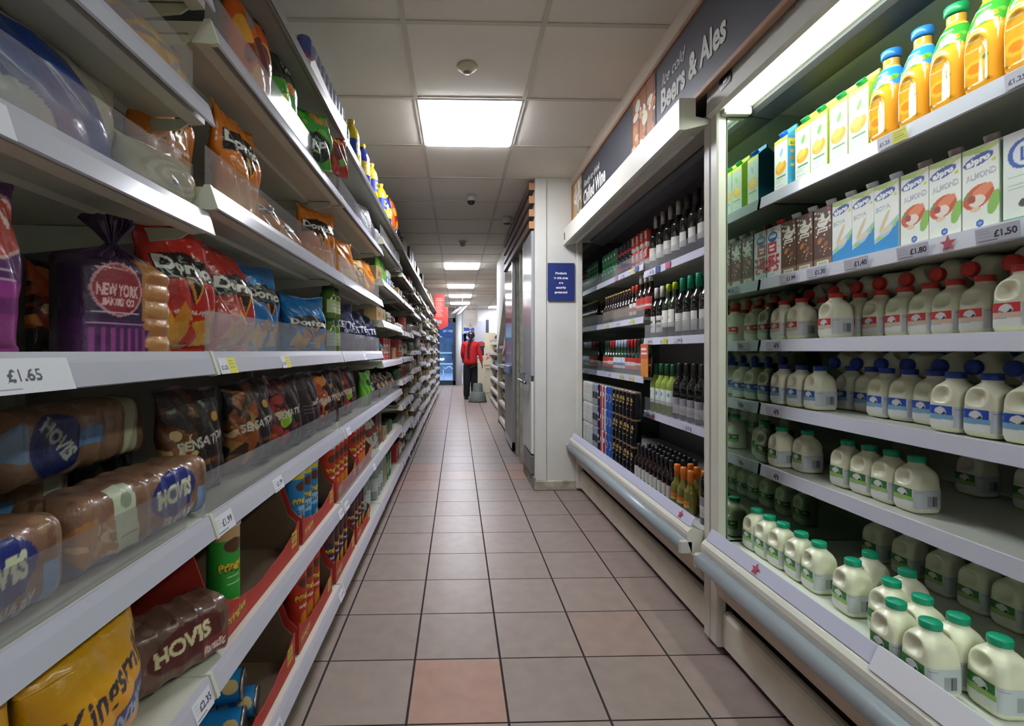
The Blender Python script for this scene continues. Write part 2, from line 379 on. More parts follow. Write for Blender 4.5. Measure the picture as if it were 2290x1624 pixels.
s = empty('alarm_sounder', 'white box-like alarm sounder on the ceiling near the wooden slats', 'alarm', (.55, 5.4, H - .006))
build('housing', MB().lathe([(0, -.07), (.05, -.07), (.055, -.03), (.055, 0), (0, 0)], 20), MATS['white_plastic'], s)
build('grille', MB().lathe([(0, -.08), (.03, -.078), (.045, -.07), (0, -.07)], 20), mat('dark_plastic', '#3a3a3a', rough=.5), s)
s = empty('smoke_detector', 'round smoke detector on the ceiling farther along the aisle', 'smoke detector', (.07, 6.62, H - .006))
build('housing', MB().lathe([(0, -.02), (.05, -.02), (.06, 0), (0, 0)], 20), MATS['white_plastic'], s)
build('sensor_head', MB().lathe([(0, -.065), (.02, -.065), (.035, -.05), (.035, -.02), (0, -.02)], 20), mat('grey_plastic', '#9a9890', rough=.5), s)

# ================================================================ left gondola run
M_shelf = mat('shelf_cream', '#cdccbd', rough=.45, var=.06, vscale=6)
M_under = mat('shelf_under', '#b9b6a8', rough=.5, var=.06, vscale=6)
M_strip = mat('price_rail', '#c3c3d2', rough=.22, spec=.6)
M_rail2 = mat('rail_white', '#dcdce4', rough=.25)
M_cap = mat('rail_end', '#cfd2bd', rough=.45)
M_back = mat('gondola_back', '#8f8c84', rough=.7)
M_guard = clear_plastic('shelf_guard', .10, gloss=.1)
M_guard2 = clear_plastic('smoky_guard', .22, gloss=.1, mcol='#a8a8b4')
XF, XB = -0.525, -0.945
BAYS = [1.013 + 1.15 * (k - 1) + DL for k in range(0, 13)]
SH = {0: [2.17, 1.95, 1.71, 1.484, 1.196, .853, .52, .16], 1: [2.17, 1.89, 1.544, 1.196, .853, .52, .16], 2: [2.16, 1.89, 1.544, 1.196, .853, .52, .16],
      3: [2.16, 1.98, 1.695, 1.41, 1.13, .853, .52, .16], 4: [2.15, 1.93, 1.69, 1.39, 1.14, .93, .70, .45, .16]}
for k in range(5, 12): SH[k] = [[2.15, 1.95, 1.74, 1.5, 1.25, 1.03, .8, .6, .38, .16], [2.15, 1.9, 1.66, 1.44, 1.2, .98, .76, .55, .36, .16]][k % 2]
BN = ['nearest', 'second', 'third', 'fourth', 'fifth', 'sixth', 'seventh', 'eighth', 'ninth', 'tenth', 'eleventh', 'farthest']
GUARDS = {(0, 1.71), (0, 1.484), (0, .853), (1, 1.89), (1, 1.544), (1, 1.196), (1, .853), (2, 1.89), (2, 1.544), (2, 1.196), (2, .853), (2, .52), (3, 1.98), (3, .853)}
def ticket(txt, parent, x, y, z, wd=.07, yellow=False, face=1, h=.036, tilt=.31, txt2=None):
    P = Paint('t', wd, h, '#e4e4ee', 900)
    if '.' in txt: txt = '£' + txt
    if yellow: P.rect(wd * .5, 0, wd, h, '#e2d84a'); P.lines(3, '#6d6a30', wd * .58, h * .3, wd * .92, h * .9); P.text(txt, wd * .27, h * .4, h * .26, '#4a4a60')
    else: P.text(txt, wd * .64, h * .52, h * .34, '#3c3c52'); P.lines(3, '#a9a9b8', wd * .08, h * .35, wd * .36, h * .85); P.lines(1, '#77778a', wd * .08, h * .1, wd * .6, h * .16, .0014)
    o = obj('price_ticket', sheet('price_ticket', P, np.stack([P.X - wd / 2, np.zeros_like(P.X), P.Y], -1), PRINT, smooth=False), parent, (x, y, z), (-tilt, 0, face * math.pi / 2))
    return o
TICK = {(0, 1.196): [(-.47, '1.65', False, .19, .05)], (0, 1.484): [(-.52, '95', False, .12, .05)],
        (1, 1.196): [(.06, '1.25', True, .08, .036), (.42, '1.50', True, .07, .036)],
        (1, .853): [(.045, '1.99', False, .08, .04), (.36, '1.99', False, .07, .036)],
        (0, .52): [(1.105, '2.35', False, .065, .04)], (1, .52): [(1.1, '1.50', False, .07, .036)], (1, .16): [(1.11, '1.50', False, .07, .036), (.35, '1.50', False, .07, .036)], (2, .853): [(.1, '1.79', False, .07, .036)],
        (2, .52): [(.06, '2.09', False, .07, .036), (.8, '1.25', False, .07, .036)], (2, 1.196): [(.5, '1.00', False, .07, .036)]}
for kb in range(12):
    y0, y1 = BAYS[kb], BAYS[kb + 1]; L = y1 - y0
    bay = empty('shelving_unit', f'{"grey and cream metal shelving unit"}, {BN[kb]} from the camera along the left wall', 'shelving unit', (0, y0, 0), group='shelving units along the left wall')
    hx = SH[kb]
    build('back_panel', MB().box(XB - .03, 0.002, 0.02, XB, L - .002, 2.2), M_back, bay)
    build('upright', MB().box(XB, .001, 0.02, XB + .03, .025, 2.2), M_under, bay)
    build('plinth', MB().box(-.90, 0.002, 0.0, -.575, L - .002, .105), mat('gondola_plinth', '#4a4442', rough=.7), bay)
    for z in hx:
        top = z > 2.1
        if top:
            sh = build('shelf', MB().prism([(-.52, z), (-.505, z), (-.503, z - .03), (-.508, z - .032), (-.52, z - .028), (XB, z - .028), (XB, z)], .002, L - .002), mat('grey_shelf', '#8f9088', rough=.4), bay)
            build('shelf_edge', MB().prism([(-.505, z + .002), (-.5, z + .002), (-.497, z - .034), (-.502, z - .034)], .002, L - .002), mat('edge_steel', '#8d8d8d', rough=.3, metal=.6), sh)
            continue
        bx = -.545 if z < .2 else XF
        sh = build('shelf', MB().prism([(XF, z), (XF - .001, z - .04), (XF - .03, z - .042), (XF - .04, z - .024), (-.66, z - .024), (-.668, z - .034), (-.70, z - .034), (-.708, z - .024), (XB, z - .024), (XB, z)], .003, L - .003), M_shelf if kb < 2 else (M_under if kb < 4 else mat('shelf_far_shaded', '#8b877a', rough=.5)), bay)  # farther units get darkened shelf colours that imitate dimmer light
        build('price_rail', MB().prism([(XF + .002, z + .003), (XF + .007, z + .003), (-.512, z - .012), (-.503, z - .044), (-.507, z - .046), (-.512, z - .042)], .012, L - .004), M_strip, sh)
        build('rail_end', MB().prism([(XF - .004, z + .004), (XF + .008, z + .004), (-.500, z - .046), (-.512, z - .049), (XF - .03, z - .046)], .0, .011), M_cap, sh)
        if z > .2: 
            for ya in (.0015, L - .006): build('bracket', MB().prism([(XF - .02, z - .03), (XF - .05, z - .05), (-.9, z - .085), (XB, z - .085), (XB, z - .025)], ya, ya + .0045), M_cap, sh)
        if (kb, z) in GUARDS:
            ye = L - .04 if not (kb == 0 and z < 1) else L - .06
            build('guard', MB().box(XF - .008, .01, z + .001, XF - .005, ye, z + (.09 if z > .6 else .075)), M_guard2 if kb and z in (1.196, .853) else M_guard, sh)
        for (ty, txt, yl, wd, hh) in TICK.get((kb, z), ()):
            ticket(txt, sh, -.5012, ty + (L if ty < 0 else 0), z - .0455, wd, yl, 1, min(hh, .043))
        if kb >= 4:
            for q in range(3): ticket(random.choice(['1.20', '2.00', '85', '1.75', '3.50']), sh, -.499 + .012 * (q % 2), .18 + .37 * q + random.uniform(-.06, .06), z - .05, .085, False, 1, .05, .2)
# ================================================================ right-hand chillers
M_cream = mat('chiller_cream', '#dedccf', rough=.35, var=.05, vscale=5)
M_kick = mat('chiller_kick', '#e8e2ce', rough=.45, var=.14, vscale=7)
M_low = mat('chiller_lower', '#c9bba9', rough=.5, var=.12, vscale=6)
M_bump = mat('bumper_grey', '#98a3a8', rough=.3)
M_dark = mat('blind_dark', '#3b3b3d', rough=.5)
M_gap = mat('gap_shade_black', '#1c1a19', rough=.9)  # near black stands in for shade in the gap above the kick panel
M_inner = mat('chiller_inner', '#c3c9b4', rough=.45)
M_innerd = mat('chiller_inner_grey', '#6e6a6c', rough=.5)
M_deckw = mat('deck_white', '#dde3d6', rough=.35)
M_mirror = mat('mirror_glass', '#b9cfc0', rough=.04, metal=1.0)
M_tube = mat('chiller_lamp', '#ffffff', emit='#f1fff2', estr=STRIP_E)
M_tuber = mat('unlit_tube', '#cfcfc8', rough=.3)
XS = 1.2
def chiller(name, label, y0, y1, shelves, joints, lit):
    c = empty(name, label, 'refrigerated cabinet', (0, 0, 0)); L = (y0, y1)
    build('kick_panel', MB().prism([(1.05, .03), (1.05, .15), (1.056, .162), (1.068, .168), (1.08, .168), (1.08, .03)], *L), M_kick, c)
    build('base_box', MB().box(1.09, y0, 0.01, 1.8, y1, .30), M_gap, c)
    build('lower_body', MB().prism([(1.0, .335), (1.03, .235), (1.04, .225), (1.10, .225), (1.10, .335)], *L), M_low, c)
    b = MB(); n = 10
    b.tube([(.962, y0 + .015, .375), (.962, y1 - .015, .375)], .031, 18)
    bm = build('bumper', b, M_bump, c)
    build('bumper_end', MB().box(.93, y0 + .0, .345, .99, y0 + .016, .405, .008).box(.93, y1 - .016, .345, .99, y1, .405, .008), mat('bumper_end', '#c9c9c4', rough=.5), bm)
    build('front_lip', MB().prism([(.985, .34), (.965, .40), (.9625, .425), (.965, .44), (.975, .452), (.985, .457), (1.005, .452), (1.04, .44), (1.06, .34)], *L), M_cream, c)
    dr = build('deck_price_rail', MB().prism([(.978, .458), (1.000, .498), (1.005, .497), (.984, .455)], y0 + .01, y1 - .01), mat('deck_rail', '#c8c8dc', rough=.3), c)
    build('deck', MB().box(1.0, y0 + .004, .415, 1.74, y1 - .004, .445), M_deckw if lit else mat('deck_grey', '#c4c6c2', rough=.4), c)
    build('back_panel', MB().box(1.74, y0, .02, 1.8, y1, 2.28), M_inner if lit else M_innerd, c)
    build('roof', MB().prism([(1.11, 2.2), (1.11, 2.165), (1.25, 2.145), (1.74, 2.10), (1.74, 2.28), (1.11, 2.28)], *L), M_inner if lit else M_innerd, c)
    for si, (bi, z) in enumerate(shelves):
        a0, a1 = joints[bi] + .004, joints[bi + 1] - .004
        s = build('shelf', MB().box(XS + .004, a0, z - .018, 1.70, a1, z - .0), M_deckw, c)
        build('price_rail', MB().prism([(XS + .006, z + .003), (XS, z + .003), (XS - .006, z - .04), (XS, z - .042)], a0, a1), M_strip, s)
        build('bracket', MB().prism([(XS + .02, z - .018), (1.70, z - .07), (1.70, z - .018)], a0 + .004, a0 + .008), M_cream, s)
        if not lit: build('guard', MB().box(XS + .003, a0, z + .004, XS + .006, a1, z + .085), M_guard, s)
        for (sb, sz, items) in RTICK:
            if sb == (lit, bi) and abs(sz - z) < .01:
                for (ty, kind, txt) in items:
                    if kind == 'star': star(s, XS - .007, ty, z - .02, .02)
                    elif kind == 'sq': build('promo_tag', MB().box(XS - .010, ty - .03, z - .038, XS - .007, ty + .03, z - .001), mat('tag_' + txt[1:], txt, rough=.5), s)
                    else: rticket(s, txt, XS - .0075, ty, z - .038, kind)
    return c, dr
def rticket(parent, txt, x, y, z, kind, wd=.09, h=.034):
    P = Paint('t', wd, h, '#d3d3e2', 900)
    if '.' in txt: txt = '£' + txt
    if kind == 'y': P.rect(wd * .52, 0, wd, h, '#e2dc52'); P.lines(4, '#77743a', wd * .58, h * .15, wd * .95, h * .9); P.text(txt, wd * .25, h * .42, h * .3, '#5a5a70')
    else: P.text(txt, wd * .68, h * .5, h * .42 if kind != 'b' else h * .62, '#33334e', bold=.03); P.lines(3, '#a3a3b6', wd * .06, h * .3, wd * .4, h * .85); P.lines(1, '#77778a', wd * .06, h * .08, wd * .5, h * .16, .0014)
    return obj('price_ticket', sheet('price_ticket', P, np.stack([P.X - wd / 2, np.zeros_like(P.X), P.Y], -1), PRINT, smooth=False), parent, (x, y, z), (.1, 0, -math.pi / 2))
def star(parent, x, y, z, r, tilt=0.0):
    pts = []
    for i in range(10):
        a = math.pi / 2 + i * math.pi / 5; q = r if i % 2 == 0 else r * .42; pts.append((q * math.cos(a), q * math.sin(a)))
    o = build('star_sticker', MB().prism(pts, -.0008, .0008, 'x'), mat('star_red', '#b5495a', rough=.5), parent, (x, y, z), (0, tilt, 0))
    return o
RTICK = [((True, 0), 1.803, [(1.30, 'y', '1.25'), (.98, 'y', '1.25'), (.85, 'star', '')]), ((True, 0), 1.482, [(1.72, 'n', '1.99'), (1.58, 'n', '1.30'), (1.42, 'n', '1.40'), (1.24, 'n', '1.80'), (1.15, 'star', ''), (1.04, 'n', '1.50')]),
         ((True, 0), 1.24, [(1.80, 'b', '49')]), ((True, 0), .992, [(1.80, 'b', '49')]), ((True, 0), .75, [(1.80, 'b', '49')]),
         ((False, 0), 1.706, [(2.98, 'n', '60'), (2.86, 'sq', '#4a5a86'), (2.72, 'sq', '#c2688e'), (2.3, 'n', '7.00'), (2.2, 'star', '')]), ((False, 0), 1.279, [(3.0, 'n', '6.00'), (2.78, 'y', '6.75'), (2.6, 'n', '7.00'), (2.15, 'n', '7.50')]),
         ((False, 0), .82, [(3.02, 'n', '4.00'), (2.93, 'star', ''), (2.5, 'n', '5.75'), (2.25, 'n', '4.00')]),
         ((False, 1), 1.764, [(3.2, 'sq', '#5c6a92'), (3.3, 'y', '2.00'), (3.5, 'n', '1.75'), (3.62, 'sq', '#b98aa6')]), ((False, 1), 1.42, [(3.3, 'y', '2.00'), (3.6, 'n', '1.89'), (3.85, 'y', '1.79')]), ((False, 1), 1.031, [(3.3, 'y', '1.50'), (3.5, 'y', '1.80'), (3.8, 'n', '1.70')])]
MY0, MY1 = -.68, 1.895
WY0, WY1 = 2.01, 4.155
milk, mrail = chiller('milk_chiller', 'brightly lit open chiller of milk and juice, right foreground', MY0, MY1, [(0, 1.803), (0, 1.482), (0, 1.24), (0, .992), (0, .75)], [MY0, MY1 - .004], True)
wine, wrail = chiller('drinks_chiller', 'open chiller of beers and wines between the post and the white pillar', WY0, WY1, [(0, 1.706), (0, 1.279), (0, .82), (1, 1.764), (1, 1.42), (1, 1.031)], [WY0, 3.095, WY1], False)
star(mrail, .985, 1.58, .478, .02, .5)
for ty, tx in ((1.68, '49'),): o = rticket(mrail, tx, .983, ty, .462, 'b', .1, .034); o.rotation_euler = (-.52, 0, -math.pi / 2)
build('wide_rail_holder', MB().prism([(.968, .452), (.994, .505), (1.001, .503), (.976, .448)], .2, 1.12), mat('rail_holder', '#e2e2ea', rough=.2), mrail)
for i, (ty, tx) in enumerate(((4.0, '3.50'), (3.85, '5.50'), (3.7, '4.75'), (3.5, '6.00'), (3.2, '4.00'), (2.75, '2.00'), (2.55, '1.50'), (2.35, '1.75'), (2.2, '6.50'))):
    o = rticket(wrail, tx, .983, ty, .462, 'n', .085, .034); o.rotation_euler = (-.52, 0, -math.pi / 2)
o = build('promo_tag', MB().box(-.001, -.035, 0, .001, .035, .036), mat('tag_red', '#cc4a44', rough=.5), wrail, (.984, 2.93, .462), (0, .52, 0))
star(wrail, .985, 2.12, .478, .02, .5)
# mirror end panels and end posts
build('end_mirror', MB().box(1.07, MY1, .42, 1.74, MY1 + .012, 2.15), M_mirror, milk)
build('end_post', MB().box(1.03, MY1 + .003, .02, 1.069, MY1 + .058, 2.18, .006).box(1.03, MY1 - .0, .33, 1.2, MY1 + .012, .45), M_cream, milk)
build('end_post', MB().box(1.03, WY0 - .055, .02, 1.069, WY0 - .003, 2.18, .006), M_cream, wine)
build('end_panel', MB().box(1.07, WY0 - .035, .02, 1.78, WY0 - .003, 2.15), M_cream, wine)
build('end_mirror', MB().box(1.07, WY1 - .012, .42, 1.74, WY1, 2.13), mat('mirror_dim', '#8f9894', rough=.05, metal=1.0), wine)
build('end_post', MB().box(1.02, WY1 - .03, .02, 1.07, WY1 + .0, 2.16, .005), M_cream, wine)
# milk chiller canopy: fascia, lamp, blind
build('canopy_fascia', MB().prism([(1.018, 2.275), (1.012, 2.155), (1.03, 2.145), (1.045, 2.15), (1.045, 2.285), (1.03, 2.285)], MY0, MY1 + .055), mat('fascia_grey', '#e2e5dc', rough=.35), milk)
build('lamp_housing', MB().box(1.04, MY0, 2.155, 1.15, MY1 + .055, 2.19).box(1.04, MY1 + .0, 2.128, 1.16, MY1 + .055, 2.156), M_cream, milk)
build('lamp_tube', MB().prism([(1.048, 2.154), (1.056, 2.141), (1.075, 2.137), (1.095, 2.137), (1.112, 2.142), (1.118, 2.154)], MY0 + .02, MY1 - .034), M_tube, milk)
build('lamp_end', MB().box(1.042, MY1 - .033, 2.126, 1.152, MY1 - .001, 2.158, .006), M_cream, milk)
build('blind_cassette', MB().prism([(1.150, 2.165), (1.152, 2.142), (1.17, 2.13), (1.25, 2.118), (1.262, 2.13), (1.25, 2.165)], MY0, MY1 - .002), M_dark, milk)
lg = build('maker_badge', MB().prism([(-.034, -.02), (.03, -.023), (.038, -.012), (.038, .012), (.03, .022), (-.034, .022), (-.04, .012), (-.04, -.01)], -.003, .003, 'x'), mat('badge_dark', '#2c3034', rough=.2), milk, (1.013, 1.81, 2.222), (0, -.05, 0))
build('badge_emblem', MB().box(-.0045, -.02, -.006, -.003, .008, .006), mat('chrome', '#d8d8d8', rough=.15, metal=1), lg)
# wine chiller canopy
cn = build('canopy_box', MB().prism([(.905, 2.105), (.905, 2.232), (.912, 2.235), (.974, 2.235), (.974, 2.16), (1.03, 2.15), (1.03, 2.13), (.93, 2.105)], WY0 - .05, WY1 - .01), M_cream, wine)
build('canopy_soffit', MB().prism([(.93, 2.106), (1.03, 2.131), (1.14, 2.155), (1.14, 2.175), (1.03, 2.15), (.93, 2.12)], WY0, WY1 - .02), mat('soffit', '#a79f94', rough=.4, var=.12, vscale=5), wine)
build('blind_cassette', MB().prism([(1.14, 2.175), (1.14, 2.142), (1.17, 2.125), (1.25, 2.10), (1.262, 2.115), (1.25, 2.165)], WY0, WY1 - .015), M_dark, wine)
build('canopy_light_rail', MB().box(1.0, WY0 + .05, 2.115, 1.02, WY1 - .06, 2.128, .003), M_tuber, wine)
build('badge_emblem', MB().prism([(-.012, -.03), (.012, -.03), (.016, 0), (.012, .03), (-.012, .03)], -.002, .002, 'x'), MATS['badge_dark'], wine, (.904, 4.08, 2.17))

# ================================================================ the black sign board above the chillers
M_wood = mat('sign_wood', '#a57a5c', rough=.5, var=.15, vscale=12)
M_slate = mat('sign_black', '#3a3b44', rough=.45)
sg = empty('aisle_sign', 'long black wood-framed sign reading Beers & Ales and Chilled Wine', 'sign', (.99, 0, 0))
build('sign_board', MB().box(0, -.68, 2.262, .014, 4.15, 2.605), M_slate, sg)
fr = build('sign_frame', MB().box(-.012, -.68, 2.605, .014, 4.15, 2.622, .003).box(-.012, -.68, 2.236, .014, 4.15, 2.262, .004).box(-.012, 4.132, 2.262, .014, 4.15, 2.605), M_wood, sg)
M_let = mat('sign_letter', '#d6d6cf', rough=.6)
def sign_text(t, y, z, h, width, bold=.03, shear=0):
    v, f = text_mesh(t, h, width, bold, shear); b = MB(); b.add(v, f)
    build('lettering', b, M_let, sg, (-.0025, y, z), (0, 0, -math.pi / 2))
sign_text('Beers & Ales', 2.045, 2.355, .105, .57, .035)
sign_text('Ice cold', 2.20, 2.475, .055, .24, .005, .35)
sign_text('Chilled Wine', 3.50, 2.345, .10, .56, .035)
sign_text('Ready to drink', 3.56, 2.475, .05, .42, .004, .35)
P = Paint('beer', .34, .343, '#4a2c1c', 300)
R = random.Random(5)
for gx in (.07, .17, .27):
    P.poly([(gx - .045, .34), (gx + .045, .34), (gx + .036, .02), (gx - .036, .02)], '#8a4f2a'); P.rect(gx - .04, .03, gx + .04, .2, '#b5692f'); P.ell(gx, .23, .038, .022, '#e4dccb')
P.blobs(40, ['#c98340', '#d9b98a', '#6d3d22', '#e8e0cc', '#a85d2e'], .01, .01, .33, .24, .008, .03, 4); P.ell(.2, .17, .036, .036, '#dfe2c8'); P.ell(.1, .28, .034, .034, '#cfd2c0')
o = obj('photo_panel', sheet('photo_panel', P, np.stack([P.X - .17, np.zeros_like(P.X), P.Y], -1), PRINT, smooth=False), sg, (-.003, 2.565, 2.262), (0, 0, -math.pi / 2))
P = Paint('wine', .29, .343, '#b9a98c', 300)
P.rect(0, 0, .05, .343, '#c79a3e').blobs(20, ['#d8d8dc', '#8a7d60', '#f0efe8', '#6a6ea0', '#e9c35a'], .05, .01, .28, .3, .012, .04, 8, 1.6)
o = obj('photo_panel', sheet('photo_panel', P, np.stack([P.X - .145, np.zeros_like(P.X), P.Y], -1), PRINT, smooth=False), sg, (-.003, 3.985, 2.262), (0, 0, -math.pi / 2))
# ================================================================ product kinds
def wav(X, Y, Z, seed, f, n=5):
    R = np.random.RandomState(seed); o = 0
    for i in range(n):
        d = R.normal(size=3); d /= np.linalg.norm(d); o = o + np.sin(f * R.uniform(.6, 1.6) * (X * d[0] + Y * d[1] + Z * d[2]) + R.uniform(0, 6.3))
    return o / n
def bag_mesh(name, P, t, m, seed=1, bend=0.0, crush=1.0, back=None):
    """pillow packet standing on its crimped end, front towards -Y"""
    nb = 14; nv, nu = P.nv, P.nu
    s = np.concatenate([np.linspace(-1, 1, nu), np.linspace(1, -1, nb + 2)[1:-1]]); side = np.concatenate([-np.ones(nu), np.ones(nb)])
    v = np.linspace(0, 1, nv)[:, None]; s = s[None, :]; side = side[None, :]
    T = t / 2 * np.clip(np.sin(np.pi * np.clip((v - .035) / .93, 0, 1)), 0, 1) ** .5 * (1.12 - .28 * v) + .0012
    W = P.w / 2 * (1 - .11 * T / (t / 2))
    x = W * s; y = side * T * np.clip(1 - np.abs(s) ** 2.3, 0, 1) ** .6; z = P.h * v + 0 * s
    e = np.exp(-(v / .10)) + np.exp(-((1 - v) / .14)); mid = np.clip(T / (t / 2), 0, 1)
    cr = np.cos(s * 17 + 2.5 * np.sin(v * 11 + seed) + seed); cr2 = 1 - 2 * np.abs(np.sin(5 * s + 7 * v + 1.5 * wav(x, side * .1, z, seed, 14)))
    y = y + side * 0 + (cr * .0045 * np.clip(e, 0, 1) * mid + .0032 * cr2 * mid + .006 * crush * wav(x, side * .04, z, seed + 3, 34) * mid) * crush
    y = y + .004 * np.sin(s * 6 + seed) * (1 - mid) * crush
    x = x + .005 * crush * wav(z, side * .03, x * .3, seed + 5, 30) * np.abs(s)
    y = y + bend * v ** 2 * P.h; z = z - abs(bend) * .3 * v ** 2 * P.h + .004 * crush * np.sin(s * 3 + seed) * (v > .9) * v
    A = np.empty((nv, nu + nb, 3)); A[:, :nu] = P.a; A[:, nu:] = (lin(back) if back else P.a[:, :1] * .0 + P.a[:, :1]); 
    return sheet(name, A, np.stack([x, y, np.maximum(z, 0)], -1), m, closed=True)
def sheet_cyl(name, P, prof, m, sq=None, dimple=None):
    """closed body of revolution (or squared body): P.h is height, P.w circumference; front (-Y) sits at u=.5 of the paint"""
    u = (np.arange(P.nu) / P.nu)[None, :]; z = np.linspace(0, P.h, P.nv)[:, None] + 0 * u
    zs = [p[1] for p in prof]; r = np.interp(z, zs, [p[0] for p in prof])
    th = -np.pi / 2 + (u - .5) * 2 * np.pi; c, s_ = np.cos(th) + 0 * z, np.sin(th) + 0 * z
    if sq:
        n = np.interp(z, [q[1] for q in sq], [q[0] for q in sq]); k = (np.abs(c) ** n + np.abs(s_) ** n) ** (-1 / n); r = r * k
    x, y = r * c, r * s_
    if dimple: x, y, z = dimple(x, y, z, c, s_)
    return sheet(name, P, np.stack([x, y, z], -1), m, closed=True)
def arc_label(name, P, r, z0, m, ang0=0.0, sq=None):
    """label patch wrapped on radius r, centred on the front (-Y) turned by ang0"""
    th = -np.pi / 2 + ang0 + (P.X - P.w / 2) / r; c, s_ = np.cos(th), np.sin(th); k = 1
    if sq: k = (np.abs(c) ** sq + np.abs(s_) ** sq) ** (-1 / sq)
    return sheet(name, P, np.stack([r * k * c, r * k * s_, P.Y + z0], -1), m)
def lathe_me(name, prof, m, seg=20): return MB().lathe(prof, seg).mesh(name, m)
# ---- milk
M_milk = mat('milk_plastic', '#f0f1d3', rough=.30, spec=.5)
M_mlabel = mat('milk_label', attr=True, rough=.4)
def milk_proto(kind, cap, c1, c2, spot):
    w = .039
    def dim(x, y, z, c, s_):
        front = np.clip(-s_, 0, 1) ** 1.5; d2 = (np.abs((x + .004) / .021) ** 2.6 + np.abs((z - .097) / .0165) ** 2.6) ** .77
        k = np.exp(-d2 ** 1.5) * front * .016; rim = np.exp(-(np.sqrt(d2) - 1.3) ** 2 * 9) * front * .003
        y = y + k - rim; sd = np.clip(c, 0, 1) ** 3; d3 = ((y + .004) / .014) ** 2 + ((z - .10) / .014) ** 2; x = x - np.exp(-d3 ** 1.5) * sd * .004
        return x, y, z
    P = Paint('m', .25, .146, '#ffffff', 300)
    prof = [(.0, 0), (.030, .0005), (.036, .004), (w, .012), (w, .070), (w - .0008, .076), (w - .001, .098), (.037, .108), (.033, .118), (.026, .1255), (.0195, .131), (.0185, .133), (.0185, .146)]
    sq = [(4.5, 0), (5, .07), (4.2, .095), (3, .112), (2.1, .126), (2, .2)]
    A = sheet_cyl('milk_bottle', P, prof, M_milk, sq, dim)
    cp = lathe_me('cap', [(0, .154), (.019, .154), (.0205, .152), (.0205, .140), (.0200, .138), (.0185, .138)], mat(kind + '_cap', cap, rough=.35), 24)
    L = Paint('l', .150, .052, '#eceee8', 600)
    L.rect(0, .030, .078, .052, c1); L.rect(0, .018, .150, .030, c2); L.rect(0, 0, .15, .018, '#eceee8')
    L.ell(.052, .037, .014, .012, '#e8e8e8'); L.ell(.052, .0345, .013, .006, '#2b2b33'); L.ell(.050, .038, .010, .007, '#e8e8e8'); L.rect(.03, .018, .078, .0305, c2)
    L.text('milk', .018, .041, .007, '#e8e8e8'); L.rect(.002, .022, .009, .029, spot); L.lines(4, '#a9adb2', .008, .003, .07, .026, .001)
    L.rect(.080, 0, .15, .052, '#cdd3d6'); L.lines(6, '#8f9aa0', .083, .006, .104, .048, .0012); L.barcode(.108, .006, .136, .036, '#3a3a44', '#a3a7ab')
    lb = arc_label('label', L, .0397, .016, M_mlabel, 0.52, 5)
    return Proto('milk_bottle', 'milk bottle', A, [('cap', cp), ('label', lb)])
MILK = {'red': milk_proto('red', '#c8342e', '#cf2e2e', '#dfc4ae', '#b98a80'), 'blue': milk_proto('blue', '#1f3f9a', '#1c4fb8', '#7fb0cf', '#e0485a'), 'green': milk_proto('green', '#0f9a74', '#2f7a34', '#9cc46a', '#e0607a')}
# ---- cartons
def carton(name, kind, w, d, h, front, side, capc, gable, m=PRINT, capx=.0):
    P = Paint(kind, 2 * (w + d), h, side[0], 500); front(P, d + w / 2 + 0.0)      # perimeter: left side, front, right side, back
    if len(side) > 1: side[1](P, d + w + d / 2)
    u = P.X; x = np.where(u < d, -w / 2, np.where(u < d + w, u - d - w / 2, np.where(u < 2 * d + w, w / 2, w / 2 - (u - 2 * d - w))))
    y = np.where(u < d, d / 2 - u, np.where(u < d + w, -d / 2, np.where(u < 2 * d + w, -d / 2 + (u - d - w), d / 2)))
    body = sheet(name, P, np.stack([x, y, P.Y], -1), m, smooth=False)
    ctop = tuple(P.a[-2, P.nu // 3]); mt = mat(kind + '_top', '#e4e6e2', rough=.45)
    parts = []
    if gable:
        g = MB().prism([(-d / 2, h), (d / 2, h), (.003, h + .028), (.003, h + .042), (-.003, h + .042), (-.003, h + .028)], -w / 2, w / 2, 'x')
        parts.append(('gable_top', g.mesh('gable_top', mat(kind + '_gable', gable, rough=.45))))
        cp = MB(); cp.lathe([(0, .016), (.013, .016), (.014, .014), (.014, 0), (0, 0)], 18)
        tilt = math.atan2(.028, d / 2); M = Matrix.Translation((0, -d / 4 - .003, h + .013)) @ Matrix.Rotation(tilt, 4, 'X')
        me = cp.mesh('cap', mat(kind + '_cap', capc, rough=.35)); me.transform(M); parts.append(('cap', me))
    else:
        g = MB().prism([(-d / 2, h), (d / 2, h), (d / 2, h + .022)], -w / 2, w / 2, 'x')
        parts.append(('slant_top', g.mesh('slant_top', mt)))
        cp = MB().lathe([(0, .020), (.014, .020), (.015, .018), (.015, 0), (0, 0)], 18); me = cp.mesh('cap', mat(kind + '_cap', capc, rough=.4))
        me.transform(Matrix.Translation((capx, .0, h + .009)) @ Matrix.Rotation(.31, 4, 'X')); parts.append(('cap', me))
    return Proto(name, 'carton', body, parts)
